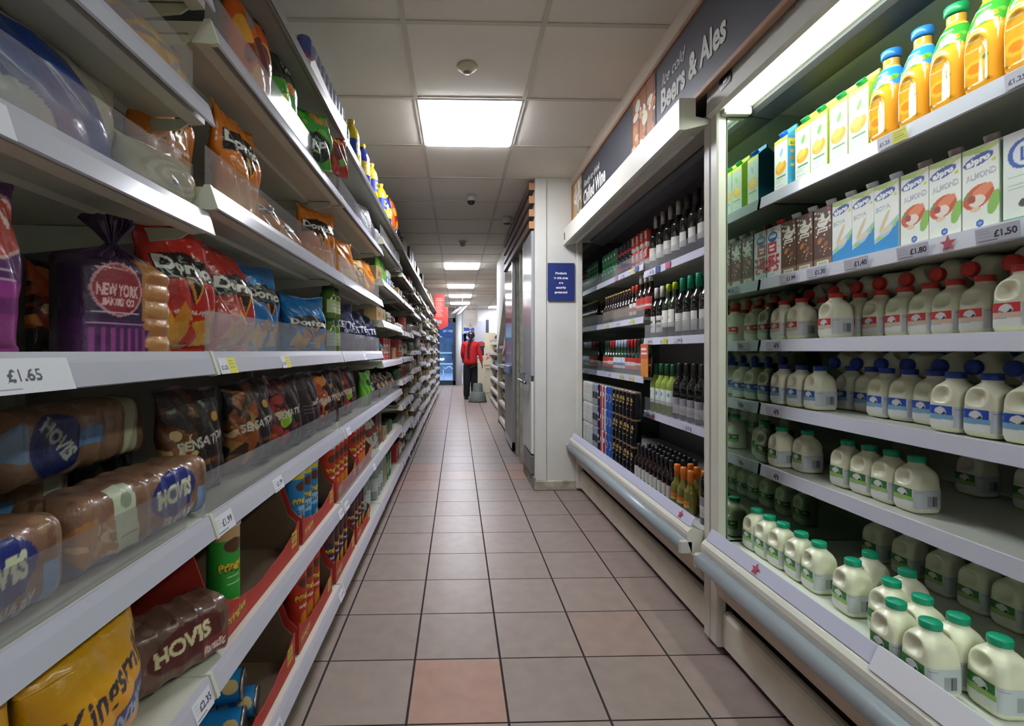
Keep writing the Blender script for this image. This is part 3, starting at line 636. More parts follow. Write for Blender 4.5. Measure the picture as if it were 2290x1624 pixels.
def f_alpro(kind):
    def f(P, cx):
        w = .079; x0 = cx - w / 2; P.rect(x0, 0, x0 + w, .2, '#f2f3ef')
        P.poly([(x0, .188), (x0, .2), (x0 + w * .8, .2), (x0 + w * .5, .182)], '#b9d36a'); P.poly([(x0 + .03, .17), (x0 + w, .19), (x0 + w, .2), (x0 + .05, .195)], '#cfe08a')
        P.ell(cx - .004, .168, .034, .013, '#3654a6', .2); P.text('alpro', cx - .004, .168, .014, '#ffffff', .052, .15, .04)
        P.ell(cx + .03, .158, .005, .004, '#c7d84c')
        if kind == 'soya':
            P.text('SOYA', cx - .01, .130, .013, '#b9bcc8', None, .1); P.poly([(x0, 0), (x0 + w, 0), (x0 + w, .085), (x0 + w * .6, .05), (x0, .03)], '#2e8fd6'); P.poly([(x0, .03), (x0 + w * .6, .05), (x0 + w, .085), (x0 + w, .1), (x0, .042)], '#a9d3ee')
            P.ell(cx - .005, .09, .006, .035, '#dcc6ac', -.5); P.ell(cx, .065, .022, .009, '#e6d6c2', .3); P.ell(cx - .02, .044, .012, .004, '#b5cf3c', .1); P.ell(cx + .03, .08, .004, .014, '#b5cf3c', -.3)
        else:
            P.text('ALMOND', cx + .002, .132, .014, '#b4b6c6', .066, .1); P.ell(cx - .004, .082, .036, .026, '#cf5a3a', .5); P.ell(cx + .004, .092, .026, .013, '#e88a62', .5); P.ell(cx - .006, .072, .018, .014, '#f3e3da', .2); P.ell(cx - .018, .078, .009, .009, '#a8443a'); P.ell(cx + .03, .06, .012, .028, '#8fc15c', -.3)
            P.ell(cx - .03, .088, .008, .004, '#5d9a4a', .8); P.ell(cx, .018, .0085, .0085, '#3158ae'); P.ell(cx, .018, .004, .004, '#8fa6d8'); P.lines(2, '#b9bcc0', x0 + .006, .02, cx - .012, .032, .001); P.ell(cx - .01, .052, .012, .006, '#e9cfb0')
    return f
def f_choc(P, cx):
    w = .079; x0 = cx - w / 2; P.rect(x0, 0, x0 + w, .2, '#5b3a30'); P.rect(x0, 0, x0 + w, .03, '#8a6a5c')
    P.blobs(26, ['#efe9e0'], x0 + .004, .13, x0 + w - .004, .197, .002, .0055, 3); P.blobs(14, ['#efe9e0', '#c98a60'], x0 + .004, .04, x0 + w - .004, .13, .002, .004, 5)
    P.ell(cx, .148, .024, .014, '#efe9e0'); P.ell(cx, .168, .009, .012, '#efe9e0'); P.lines(2, '#5b3a30', cx - .018, .141, cx + .018, .155, .0016); P.rect(cx - .022, .118, cx + .022, .132, '#efe9e0'); P.lines(1, '#5b3a30', cx - .016, .122, cx + .016, .128, .004)
    P.ell(cx - .012, .09, .013, .008, '#c47a4a', .8); P.ell(cx + .014, .075, .011, .007, '#a8603a', .5); P.ell(cx + .026, .19, .006, .006, '#d03a34')
    P.rect(cx - .026, .006, cx + .026, .022, '#dfe2d4'); P.rect(cx - .02, .01, cx + .02, .018, '#a9ae98')
def f_cran(P, cx):
    w = .079; x0 = cx - w / 2; P.rect(x0, 0, x0 + w, .2, '#eceef0'); P.ell(cx - .004, .162, .028, .02, '#1f5fb0'); P.ell(cx - .004, .167, .02, .009, '#7fb8e2'); P.text('Ocean', cx - .004, .164, .009, '#ffffff', .04, .1)
    P.rect(x0 + .006, .098, cx + .018, .142, '#d13a46'); P.text('Cranberry', cx - .008, .128, .007, '#ffffff', .034, .05); P.text('Classic', cx - .01, .114, .006, '#ffffff', .026)
    P.blobs(60, ['#c5303c', '#d9525c', '#a8202e', '#e88088'], x0 + .002, .03, x0 + w - .002, .09, .004, .008, 9); P.rect(x0, .0, x0 + w, .024, '#e3e8ee'); P.lines(2, '#6f9fc4', x0 + .01, .005, x0 + .05, .02); P.ell(cx - .004, .19, .012, .008, '#d9b48a')
    for k in range(4): P.ell(cx + .032, .09 + .03 * k, .003, .003, '#d13a46')
def f_oj(c, blue):
    def f(P, cx):
        w = .074; x0 = cx - w / 2; P.rect(x0, 0, x0 + w, .2, '#f1f3ee'); P.rect(x0, .186, x0 + w, .2, '#f0e14a')
        P.ell(cx, .092, .031, .024, '#f0a92e', .3); P.ell(cx - .004, .098, .022, .014, '#f7cf5a', .3); P.ell(cx + .012, .128, .022, .018, '#f1f3ee'); P.ell(cx - .004, .08, .014, .009, '#f3b93c', .2)
        P.ell(cx + .004, .148, .008, .016, '#6fb04e' if not blue else '#8fc0e6', -.4); P.rect(cx - .024, .054, cx + .026, .059, '#5a9a62'); P.lines(4, '#b6cbd8', x0 + .008, .02, x0 + .05, .05, .001)
    return f
def s_barcode(P, cx): P.barcode(cx - .02, .015, cx + .02, .035, '#44484c', '#cfd6d2'); P.lines(5, '#e6efe0', cx - .025, .05, cx + .025, .12, .0012)
def s_blue(P, cx):
    P.rect(cx - .033, .160, cx + .033, .188, '#e2dc4a'); P.text('5 A DAY', cx, .172, .008, '#7a7a30', .05)
    for i in range(3):
        for j in range(3): P.ell(cx - .018 + .018 * j, .142 - .026 * i, .0078, .007, ['#f0b43c', '#e08a3a', '#f6cf70'][(i + j) % 3])
    P.lines(7, '#a9d8f0', cx - .028, .012, cx + .028, .07, .001)
CART = {'soya': carton('milk_alternative_carton', 'soya', .079, .07, .2, f_alpro('soya'), ('#dfe3df',), '#d9d9d6', None), 'almond': carton('milk_alternative_carton', 'almond', .079, .07, .2, f_alpro('almond'), ('#dfe3df',), '#8c7a70', None),
        'choc': carton('milkshake_carton', 'choc', .079, .07, .2, f_choc, ('#7a5a4c',), '#e2e0dc', None), 'cran': carton('juice_carton', 'cran', .079, .07, .2, f_cran, ('#e6e8ea',), '#cf3030', None),
        'oj': carton('juice_carton', 'oj', .074, .074, .2, f_oj(0, False), ('#b5d334', s_barcode), '#199a5e', '#d9d94a'), 'ojb': carton('juice_carton', 'ojb', .074, .074, .2, f_oj(0, True), ('#3fa3dc', s_blue), '#2a6fd0', '#58b0e6'),
        'cow': carton('milk_alternative_carton', 'cow', .079, .07, .2, lambda P, cx: P.rect(cx - .04, 0, cx + .04, .2, '#eef1ee').rect(cx - .04, 0, cx + .04, .012, '#2f9a5c').ell(cx, .148, .03, .032, '#3f5fb8').ell(cx + .004, .148, .024, .026, '#e8eef8').text('L', cx + .004, .148, .028, '#3f5fb8').ell(cx, .04, .009, .009, '#4a4a4a').lines(4, '#9cc4a8', cx - .03, .07, cx + .03, .105), ('#2a9a5a',), '#1f9a62', None)}
# ---- orange squash bottles
M_juice = mat('juice_bottle', attr=True, rough=.12, spec=.6, coat=.4)
def juice(kind, sleeve, capc):
    P = Paint(kind, .27, .235, '#f0a024', 360); P.grad(0, .15, '#e8a02a', '#f3b13a'); P.rect(0, .158, .27, .212, sleeve)
    P.blobs(60, [sleeve, '#6db544', '#4f9a3a', '#f0912c'], 0, .150, .27, .178, .004, .010, 4); P.rect(0, .205, .27, .212, '#e6dc4c' if 'green' in kind else '#8fd0f0')
    P.rect(.0, .212, .27, .235, '#d9a03a'); cx = .135; P.rect(cx - .03, .190, cx + .028, .193, '#d8ecf6').rect(cx - .022, .196, cx + .03, .198, '#d8ecf6')
    P.ell(cx - .004, .058, .022, .020, '#f6c040'); P.ell(cx - .004, .058, .014, .012, '#f0912c'); P.ell(cx + .02, .075, .007, .005, '#3f7a3a'); P.lines(6, '#f7d9a0', cx - .02, .085, cx + .018, .125, .001)
    P.rect(cx + .05, .03, cx + .075, .1, '#e8c9a8'); P.barcode(cx + .052, .04, cx + .073, .085, '#5a4438', '#e8d4c0')
    def arch(x, y, z, c, s_):
        front = np.clip(-s_, 0, 1); xx = x / .026; zz = np.clip((z - .09) / .045, -1.3, 3); rr = np.sqrt(xx ** 2 + np.clip(zz, 0, 3) ** 2); inz = (z > .02) & (z < .15)
        k = np.exp(-((rr - 1) / .16) ** 2) * front * inz * .0045; ins = np.clip(1 - rr, 0, 1) * front * inz * .004
        return x, y - k + ins, z
    prof = [(0, 0), (.036, .001), (.041, .006), (.0425, .02), (.0425, .13), (.041, .155), (.036, .178), (.030, .197), (.021, .212), (.019, .216), (.019, .235)]
    b = sheet_cyl('juice_bottle', P, prof, M_juice, [(3, 0), (3.4, .1), (2.4, .16), (2, .2), (2, .3)], arch)
    cp = lathe_me('cap', [(0, .263), (.021, .263), (.024, .259), (.024, .243), (.021, .238), (0, .238)], mat(kind + '_cap', capc, rough=.3), 24)
    return Proto('juice_bottle', 'juice bottle', b, [('cap', cp)])
JUICE = {'blue': juice('ojblue', '#2f8fe0', '#2f7fd8'), 'green': juice('ojgreen', '#3fa03a', '#1f9a60')}
# ---- wine, beer
def wine(name, kind, glass, cap, label, h=.32, r=.039, foil=.07, neck=.0145, lz=.05, lh=.09, cat='wine bottle', rough=.06, shoulder=.60, caprough=.35, capmetal=0.0, seg=22):
    sh = h * shoulder
    body = lathe_me(name, [(0, 0), (r * .9, 0), (r, .006), (r, sh), (r * .93, sh + h * .04), (r * .62, sh + h * .10), (neck * 1.15, sh + h * .16), (neck, sh + h * .2), (neck, h)], mat(glass[0], glass[1], rough=rough, spec=.7, coat=.3), seg)
    cp = lathe_me('capsule', [(neck * 1.02, h - foil), (neck * 1.12, h - foil), (neck * 1.12, h - .004), (neck * .95, h + .002), (0, h + .003)], mat(cap[0], cap[1], rough=caprough, metal=capmetal), 16)
    P = Paint('l', r * 2.3, lh, label[0], 450); label[1](P) if len(label) > 1 else P.lines(4, '#8a8a86', r * .4, lh * .2, r * 1.9, lh * .8)
    lb = arc_label('label', P, r + .0006, lz, PRINT)
    return Proto(name, cat, body, [('capsule', cp), ('label', lb)])
def zig(P): 
    P.text('MM', P.w / 2, .066, .018, '#1c1c1c', .05, 0, .03); P.text('WW', P.w / 2, .036, .018, '#1c1c1c', .05, 0, .03)
def script(P): P.rect(.03, .058, .06, .061, '#3a3a3a'); P.rect(.035, .05, .055, .053, '#3a3a3a'); P.lines(3, '#9a9a94', .02, .012, .07, .045, .0012)
def tealdot(P): P.ell(P.w / 2, .062, .010, .012, '#3f9ab0'); P.lines(3, '#7aa4b4', .02, .015, .07, .04, .0015)
def plain(P): P.lines(4, '#9b9b95', .016, .015, .07, .07, .0013)
DK = ('dark_glass', '#0d0f0d'); GRN = ('green_glass', '#2b3620'); BRN = ('brown_glass', '#1d0f08'); LG = ('pale_green_glass', '#8fa644'); GB = ('beer_green', '#0f3a20')
W = {'spark': wine('sparkling_wine_bottle', 'spark', DK, ('silver_foil', '#a9a49a'), ('#d8d7cf', plain), .345, .043, .10, .0155, .06, .08, caprough=.3, capmetal=.7),
     'dark': wine('sparkling_wine_bottle', 'darkf', DK, ('black_foil', '#2a2628'), ('#d8d7cf', plain), .345, .043, .12, .0165, .06, .08),
     'zig': wine('wine_bottle', 'zig', DK, ('white_cap', '#dcdad2'), ('#e2e1da', zig), .315, .038, .065, lz=.035, lh=.1),
     'yel': wine('wine_bottle', 'yel', GRN, ('lime_cap', '#b9cf2a'), ('#e9e8df', script), .315, .038, .04, lz=.06, lh=.1),
     'grn': wine('wine_bottle', 'grn', DK, ('green_cap', '#5a9440'), ('#d4d3cb', plain), .325, .04, .07, lz=.03, lh=.1),
     'teal': wine('wine_bottle', 'teal', LG, ('dark_green_cap', '#1c5a34'), ('#dfe2dc', tealdot), .30, .037, .07, lz=.06, lh=.09, rough=.1),
     'blk': wine('wine_bottle', 'blk', DK, ('black_cap', '#26252a'), ('#8f8d92', lambda P: P.rect(0, 0, 1, .05, '#d6d4cc').lines(4, '#8a8886', .016, .01, .07, .045)), .31, .039, .07, lz=.03, lh=.09),
     'mini': wine('small_wine_bottle', 'mini', BRN, ('black_cap', '#26252a'), ('#d3d2cb', plain), .205, .026, .035, .011, .02, .06, shoulder=.56, cat='wine bottle'),
     'prosecco': wine('small_prosecco_bottle', 'pros', ('olive_glass', '#77722e'), ('orange_foil', '#dd7a2a'), ('#e07a2a', lambda P: P.rect(0, 0, 1, .012, '#c9c07a')), .20, .029, .055, .0135, .035, .03, rough=.1, shoulder=.5, cat='prosecco bottle'),
     'beer': wine('beer_bottle', 'beer', BRN, ('gold_crown', '#a98a4a'), ('#7c6a50', lambda P: P.lines(3, '#c9b48a', .01, .01, .05, .05, .002)), .225, .029, .012, .0115, .03, .07, shoulder=.5, cat='beer bottle', seg=16),
     'beerr': wine('beer_bottle', 'beerr', BRN, ('red_neck', '#c4402e'), ('#d9d6cf', lambda P: P.rect(0, .025, 1, .05, '#b93a34')), .235, .03, .05, .0115, .03, .08, shoulder=.5, cat='beer bottle', seg=16),
     'cider': wine('cider_bottle', 'cider', BRN, ('white_cap', '#dcdad2'), ('#c3443c', lambda P: P.rect(.01, .02, 1, .034, '#e8d8d0')), .29, .037, .06, .014, .05, .08, shoulder=.5, cat='cider bottle', seg=16),
     'beerw': wine('beer_bottle', 'beerw', GB, ('blue_white_neck', '#b9c4da'), ('#d8dde6', lambda P: P.rect(0, .02, 1, .04, '#3a5aa8')), .25, .03, .055, .012, .04, .08, shoulder=.5, cat='beer bottle', seg=16),
     'beerd': wine('beer_bottle', 'beerd', GB, ('dark_green_neck', '#1d3a28'), ('#b8372e', lambda P: P.rect(0, .03, 1, .045, '#e0dcd0')), .25, .03, .05, .012, .04, .08, shoulder=.5, cat='beer bottle', seg=16),
     'beerx': wine('beer_bottle', 'beerx', DK, ('red_foil_neck', '#b02c2c'), ('#c23a30', lambda P: P.rect(.0, .025, 1, .05, '#e4e0d8')), .25, .03, .06, .012, .04, .08, shoulder=.5, cat='beer bottle', seg=16)}
M_can = mat('can_print', attr=True, rough=.25, metal=.35)
M_lid = mat('can_lid', '#b8bcc0', rough=.25, metal=.9)
def can(kind, paintf, base, r=.033, h=.165, dens=300, name='drink_can', cat='drink can'):
    P = Paint(kind, 2 * math.pi * r, h, base, dens); paintf(P, P.w / 2)
    b = sheet_cyl(name, P, [(r * .86, 0), (r, .006), (r, h - .012), (r * .84, h)], M_can)
    return Proto(name, cat, b, [('lid', lathe_me('lid', [(r * .86, h - .001), (r * .86, h + .0015), (r * .8, h), (0, h - .001)], M_lid, 20))])
CAN = {'stella': can('stella', lambda P, c: P.rect(0, .0, 9, .02, '#b9bdb9').ell(c, .115, .018, .013, '#b8352e').text('STELLA', c, .115, .006, '#ffffff', .03).lines(4, '#9aa29c', c - .02, .03, c + .02, .09), '#d3d8d2'),
       'silver': can('silver', lambda P, c: P.rect(0, .05, 9, .1, '#3c4452').lines(4, '#c9c9cc', c - .02, .055, c + .02, .095), '#9ea4aa'),
       'navy': can('navy', lambda P, c: P.rect(0, .06, 9, .075, '#c9a85c').ell(c, .11, .016, .016, '#d8d8e0'), '#232c58'),
       'redw': can('redw', lambda P, c: P.rect(c - .01, 0, c + .02, 1, '#c2302e').ell(c, .1, .015, .02, '#e8e8ea'), '#d9dade'),
       'blue': can('bluec', lambda P, c: P.ell(c, .085, .022, .03, '#d8e2f0').ell(c, .085, .018, .026, '#2454a8'), '#2b5fb8'),
       'guin': can('guin', lambda P, c: P.blobs(14, ['#b08a4a', '#8a6a34', '#d0b070'], c - .02, .07, c + .02, .13, .002, .007, 2).rect(c - .018, .052, c + .018, .057, '#cfcac0').rect(0, .157, 9, .165, '#8a6a34'), '#17161a'),
       'green4': can('green4', lambda P, c: P.ell(c, .07, .016, .012, '#dfe6df').rect(0, 0, 9, .02, '#0f5a34'), '#1f7a48', .031, .115),
       'black4': can('black4', lambda P, c: P.rect(0, .03, 9, .05, '#b02c34').lines(3, '#b8b8bc', c - .02, .055, c + .02, .09), '#26242a', .031, .115),
       'red4': can('red4', lambda P, c: P.rect(c - .022, .05, c + .022, .1, '#e8dcd8').text('K', c, .075, .035, '#c0302c').rect(0, 0, 9, .03, '#e4d4d0'), '#cf3a30', .031, .115),
       'energy': can('energy', lambda P, c: P.rect(0, 0, 9, .06, '#23368a').poly([(0, .06), (9, .06), (9, .085), (0, .085)], '#c9ccd4').text('Bull', c, .092, .016, '#c42c50', .044, 0, .03).text('R', c, .035, .02, '#e08a40'), '#2b3f9a', .0275, .165, 500),
       'energys': can('energys', lambda P, c: P.rect(0, .03, 9, .12, '#c3c6d0').text('Bull', c, .08, .014, '#c42c50', .044), '#7f86a8', .0275, .165)}
# ---- crisp tubes
def tube(kind, base, extra):
    P = Paint(kind, .246, .235, base, 500); c = .123; extra(P, c)
    P.text('Pringles', c, .135, .022, '#3c2416', .082, .12, .05); P.text('Pringles', c, .136, .020, '#f2cf2e', .078, .12, .015)
    b = sheet_cyl('crisp_tube', P, [(.038, 0), (.0392, .002), (.0388, .006), (.0388, .23), (.0392, .235)], PRINT)
    return Proto('crisp_tube', 'crisp tube', b, [('lid', lathe_me('lid', [(.0392, .228), (.041, .229), (.041, .238), (.037, .241), (.035, .238), (0, .238)], mat('tube_lid', '#d9d4c8', rough=.35), 24)), ('base_rim', lathe_me('base_rim', [(.034, .002), (.0385, -.001), (.0402, .001), (.0402, .006), (.039, .007)], M_lid, 24)), ('base_cap', lathe_me('base_cap', [(0, .001), (.036, .001), (.036, .002)], mat('tin_dark', '#8c8a84', rough=.3, metal=.8), 20))])
TUBE = {'green': tube('tgreen', '#35a53a', lambda P, c: P.rect(0, .2, 9, .24, '#c7a070').ell(c, .185, .027, .018, '#5c3524').ell(c, .02, .03, .03, '#e2b24a').lines(3, '#dff0d8', c - .02, .085, c + .03, .112)),
        'blue': tube('tblue', '#1f86cf', lambda P, c: P.rect(0, .212, 9, .24, '#e2cf2c').ell(c, .185, .027, .018, '#5c3524').rect(c - .02, .07, c + .03, .115, '#9ac6e2').text('SALT', c + .004, .092, .016, '#1f5fa0').rect(c - .09, .02, c - .045, .2, '#2f93da').ell(c + .02, .03, .018, .02, '#e6c88a')),
        'red': tube('tred', '#c5321f', lambda P, c: P.ell(c, .185, .027, .018, '#5c3524').ell(c, .05, .02, .03, '#e8842c').text('Original', c, .1, .010, '#f4dcc8').poly([(c - .03, 0), (c + .03, 0), (c, .07)], '#ec9a3c')),
        'purple': tube('tpurple', '#3f1c44', lambda P, c: P.ell(c, .185, .027, .018, '#5c3524').ell(c + .01, .04, .02, .04, '#e2a83c').rect(0, 0, 9, .02, '#7a3a2c').text('Texas', c, .1, .010, '#e8c8e0'))}
# ---- crisp packets
def dor(P, base, base2, tri='#e8862c', name='Doritos', sub='TANGY CHEESE', chip='#e6a23a', ny=.66):
    w, h = P.w, P.h; P.grad(0, h * .5, base2, base)
    P.poly([(w * .06, h * (ny + .07)), (w * .5, h * (ny + .13)), (w * .96, h * (ny + .03)), (w * .96, h * (ny - .12)), (w * .5, h * (ny - .07)), (w * .06, h * (ny - .12))], '#151214')
    P.poly([(w * .36, h * (ny - .08)), (w * .68, h * (ny - .08)), (w * .52, h * (ny - .30))], '#151214'); P.poly([(w * .43, h * (ny - .10)), (w * .47, h * (ny - .10)), (w * .53, h * (ny - .25)), (w * .62, h * (ny - .05)), (w * .66, h * (ny - .07)), (w * .53, h * (ny - .29))], tri)
    P.text(name, w * .5, h * ny, h * .095, '#f2f0ea', w * .84, -.06, .04)
    P.text(sub, w * .52, h * (ny - .35), h * .022, '#f6e6d8', w * .5)
    R = random.Random(4)
    for i in range(7):
        cx, cy = R.uniform(.2, .85) * w, R.uniform(.08, .30) * h; q = R.uniform(.03, .055); a = R.uniform(0, 6)
        P.poly([(cx + q * math.cos(a + k * 2.1), cy + q * math.sin(a + k * 2.1)) for k in range(3)], R.choice([chip, '#d98a2a', '#f0b850']))
    P.rect(w * .1, h * .03, w * .55, h * .06, '#e8d8cc')
def crisp(kind, w, h, t, base, f, m=FOIL, seed=1, bend=0., crush=1., dens=440, back=None, name='crisp_packet', cat='crisp packet'):
    P = Paint(kind, w, h, base, dens); f(P); return Proto(name, cat, bag_mesh(name, P, t, m, seed, bend, crush, back))
def sens(kind, accent, sub, seed, leaf=False):
    def f(P):
        w, h = P.w, P.h; P.blobs(34, accent, 0, h * .12, w * .42, h * .9, .006, .022, seed, 2.0); P.poly([(w * .38, 0), (w, 0), (w, h), (w * .5, h), (w * .42, h * .5)], '#2a2022')
        P.blobs(16, accent[:2] + ['#d8b88a'], w * .02, h * .4, w * .34, h * .6, .006, .016, seed + 1)
        if leaf: P.ell(w * .3, h * .42, .03, .018, '#a6c82e', .5); P.ell(w * .28, h * .4, .016, .02, '#8ab62a', -.4); P.ell(w * .3, h * .2, .022, .026, '#b8303c')
        if not leaf: P.ell(w * .68, h * .72, .012, .012, '#c99a3c')
        P.text('SENSATIONS', w * .54, h * .52, h * .085, '#d8d2c8', w * .82, .12, .015); P.text(sub, w * .62, h * .33, h * .035, accent[0], w * .4, .06); P.lines(4, '#7a6258', w * .5, h * .1, w * .85, h * .26, .0012)
    return crisp(kind, .205, .265, .09, '#241c1e', f, MATTF, seed, .05, 1.2)
CR = {'dred': crisp('dred', .215, .285, .09, '#c4241c', lambda P: dor(P, '#b8201a', '#d8321f', sub='CHILLI HEATWAVE'), seed=2, bend=.06, crush=1.5),
      'dredp': crisp('dredp', .215, .285, .10, '#b3211b', lambda P: dor(P, '#ab1c18', '#d23020', sub='CHILLI HEATWAVE', ny=.62), seed=9, bend=.15, crush=1.6),
      'dora': crisp('dora', .215, .29, .09, '#d5781c', lambda P: dor(P, '#cf6d18', '#e39a2c', tri='#f0a030', ny=.70), seed=4, bend=.05, crush=1.5),
      'dorc': crisp('dorc', .215, .26, .10, '#d5781c', lambda P: dor(P, '#cf6d18', '#e39a2c', tri='#f0a030', ny=.6), seed=14, bend=.2, crush=1.7),
      'dblue': crisp('dblue', .215, .285, .09, '#1f7fcc', lambda P: dor(P, '#1b74c4', '#2f93d8', sub='COOL ORIGINAL', chip='#f0c060'), seed=6, bend=.05, crush=1.5),
      'dbluec': crisp('dbluec', .235, .24, .115, '#1f7fcc', lambda P: dor(P, '#1b74c4', '#2a8cd6', sub='COOL ORIGINAL', chip='#f0c060', ny=.5), seed=17, bend=.1, crush=2.0),
      'navy': crisp('navy', .19, .235, .08, '#1d2450', lambda P: (P.text('KETTLE', P.w / 2, .13, .032, '#d9dbe6', .14, -.08, .03), P.text('CHIPS', P.w / 2, .10, .016, '#c9cbe0'), P.rect(.02, .02, .17, .04, '#7a2a5c')), MATTF, 5, .1, 1.5),
      'navyk': crisp('navyk', .19, .23, .08, '#1b214a', lambda P: (P.text('KETTLE', P.w / 2, .12, .034, '#e0e2ec', .15, .06, .03), P.text('CHIPS', P.w / 2, .08, .016, '#d0d2e0')), MATTF, 8, .15, 1.6),
      'sblack': sens('sblack', ['#8c5228', '#5c3720', '#2f1e18', '#6f4526', '#241816'], 'ROAST CHICKEN', 3), 'sbrown': sens('sbrown', ['#96502a', '#6a4428', '#a87a44', '#3a241a'], 'CHICKEN', 7),
      'smaroon': sens('smaroon', ['#a83a34', '#5c1f24', '#c8703a', '#3a1a1e'], 'THAI CHILLI', 11, True), 'sred': sens('sred', ['#8f2a22', '#c2542c', '#3c1a1a', '#e08a40'], 'SWEET CHILLI', 12),
      'sback': crisp('sback', .205, .265, .09, '#33222a', lambda P: (P.lines(12, '#8f7a7a', .02, .03, .12, .2, .0012), P.text('Sensations', .12, .15, .012, '#c9b8b0', .08, .2), P.rect(.17, .0, .176, .265, '#cfc8c8')), MATTF, 15, .05),
      'green': crisp('green', .20, .29, .09, '#45a52c', lambda P: (P.blobs(9, ['#e08a34', '#8fc83a', '#c8d83a'], .02, .02, .18, .2, .012, .026, 3), P.poly([(0, .17), (.2, .2), (.2, .29), (0, .29)], '#1c2a1a'), P.blobs(9, ['#e0e4dc'], .03, .215, .17, .245, .003, .007, 6)), FOIL, 21, .04),
      'kp': crisp('kp', .20, .23, .10, '#3f9f2f', lambda P: (P.blobs(12, ['#e08a34', '#6cc040', '#b8d040', '#256a24'], .0, .09, .2, .23, .012, .024, 6), P.ell(.11, .07, .075, .055, '#15201a'), P.text('KP', .11, .07, .036, '#e8e8e8', .08, .1), P.rect(.08, .04, .14, .046, '#9fc040')), FOIL, 24, .15, 2.0),
      'hot': crisp('hot', .22, .29, .09, '#d8601c', lambda P: (P.blobs(12, ['#e8a23a', '#8a2a16', '#f0b850', '#b83c1c'], .0, .02, .22, .2, .02, .04, 5), P.ell(.12, .14, .05, .05, '#6a2016'), P.rect(.06, .2, .1, .29, '#8c8a8a'), P.rect(.11, .24, .2, .26, '#3a2a28')), FOIL, 27, .04),
      'redsm': crisp('redsm', .15, .17, .07, '#b52820', lambda P: (P.ell(.08, .09, .045, .03, '#7a1a18'), P.ell(.1, .05, .016, .016, '#58a84a'), P.rect(.02, .13, .13, .15, '#d8a040')), FOIL, 31, .1, 2.0),
      'yell': crisp('yell', .23, .165, .11, '#dfa52c', lambda P: (P.blobs(22, ['#8f7f8c', '#e8c040', '#d88a2c', '#b09040'], .0, .03, .23, .15, .008, .022, 8), P.rect(.03, .1, .2, .112, '#8a7a8c')), FILM, 33, .05, 1.3),
      'mccoy': crisp('mccoy', .18, .235, .08, '#e28a1a', lambda P: (P.ell(.09, .15, .05, .02, '#b8641a', .2), P.rect(.02, .03, .16, .07, '#f0b040')), FOIL, 35, .1, 1.5),
      'cream': crisp('cream', .17, .19, .07, '#c9a26a', lambda P: (P.ell(.09, .11, .05, .03, '#5a3a20', .3).ell(.09, .11, .04, .022, '#c9a26a', .3), P.rect(.0, .0, .17, .03, '#e8a030')), MATTF, 37, .1, 1.2),
      'white': crisp('white', .17, .215, .07, '#d8dadd', lambda P: (P.ell(.085, .13, .05, .045, '#3a3c40'), P.ell(.085, .13, .045, .04, '#d8dadd'), P.text('TYR', .085, .13, .026, '#2c2e32', .06), P.lines(2, '#6a6c70', .03, .05, .14, .08, .004)), MATTF, 39, .05),
      'purp': crisp('purp', .17, .225, .09, '#5a2a64', lambda P: (P.rect(0, 0, .17, .09, '#a03c94'), P.rect(0, .05, .17, .07, '#7a2f78'), P.ell(.09, .17, .085, .055, '#c9a0a4'), P.ell(.09, .17, .079, .05, '#b03a34'), P.text('NEW', .10, .175, .03, '#e0c8c8', .1), P.lines(2, '#d0b0d0', .05, .085, .15, .11, .002)), FILM, 61, .03, 1.2, name='bakery_packet', cat='bakery packet'),
      'dark': crisp('dark', .19, .24, .08, '#1c1a1e', lambda P: (P.lines(3, '#6a5a54', .03, .05, .15, .15), P.text('SE', .06, .15, .03, '#b8b4b0')), MATTF, 41, .05),
      'grn2': crisp('grn2', .17, .22, .07, '#6cb43a', lambda P: (P.blobs(9, ['#c8e07a', '#3f7a2c', '#e8e8c8'], .02, .02, .15, .1, .008, .02, 2), P.ell(.085, .15, .05, .02, '#204a1c')), MATTF, 43, .05, 1.3),
      'teal': crisp('teal', .15, .17, .07, '#2a8fb0', lambda P: P.blobs(14, ['#1a4a6a', '#7fd0e0', '#d8c8a0', '#202a38'], .0, .0, .15, .15, .006, .02, 2), FOIL, 45, .1, 2.0),
      'bronze': crisp('bronze', .16, .18, .08, '#3a3450', lambda P: P.blobs(40, ['#b08a54', '#20243a', '#6a7aa0', '#c8a878', '#40304a'], .0, .0, .16, .18, .006, .018, 2), FOIL, 47, .1, 2.2),
      'rice': crisp('rice', .17, .24, .09, '#b9bba8', lambda P: (P.blobs(10, ['#8f7a6a', '#d8dacb', '#6a8a5a'], .0, .05, .17, .22, .012, .03, 2), P.rect(.02, .12, .15, .17, '#8a3030')), FILM, 49, .1, 1.4)}
# ---- bread
def loaf_mesh(name, P, hh, dd, m, seed=1, dome=.0):
    """P.w = length along x, P.h = girth; u runs along the loaf, the girth starts at the back bottom"""
    A = P.a.transpose(1, 0, 2); nl, ng = A.shape[:2]; u = np.linspace(0, 1, nl)[:, None]; g = (np.arange(ng) / ng)[None, :]
    th = -2 * np.pi * g + 0 * u + .2 * np.pi; n = 4.0; c, s_ = np.cos(th), np.sin(th); k = (np.abs(c) ** n + np.abs(s_) ** n) ** (-1 / n)
    e = np.clip(np.minimum(u, 1 - u) / .055, 0, 1) ** .42; e = .10 + .90 * e
    y = dd / 2 * k * c * e; z = hh / 2 * k * s_ * e; x = P.w * (u - .5) + 0 * g
    bump_ = .004 * wav(x, y * 1.2, z * 1.2, seed, 40) + .0022 * (1 - 2 * np.abs(np.sin(60 * x + 3 * wav(y, z, x, seed, 18))))
    y = y + bump_ * c; z = z + bump_ * s_ + dome * np.sin(np.pi * u) * (s_ > 0)
    z = z - z.min(); return sheet(name, A, np.stack([x, y, z], -1), m, closed=True)
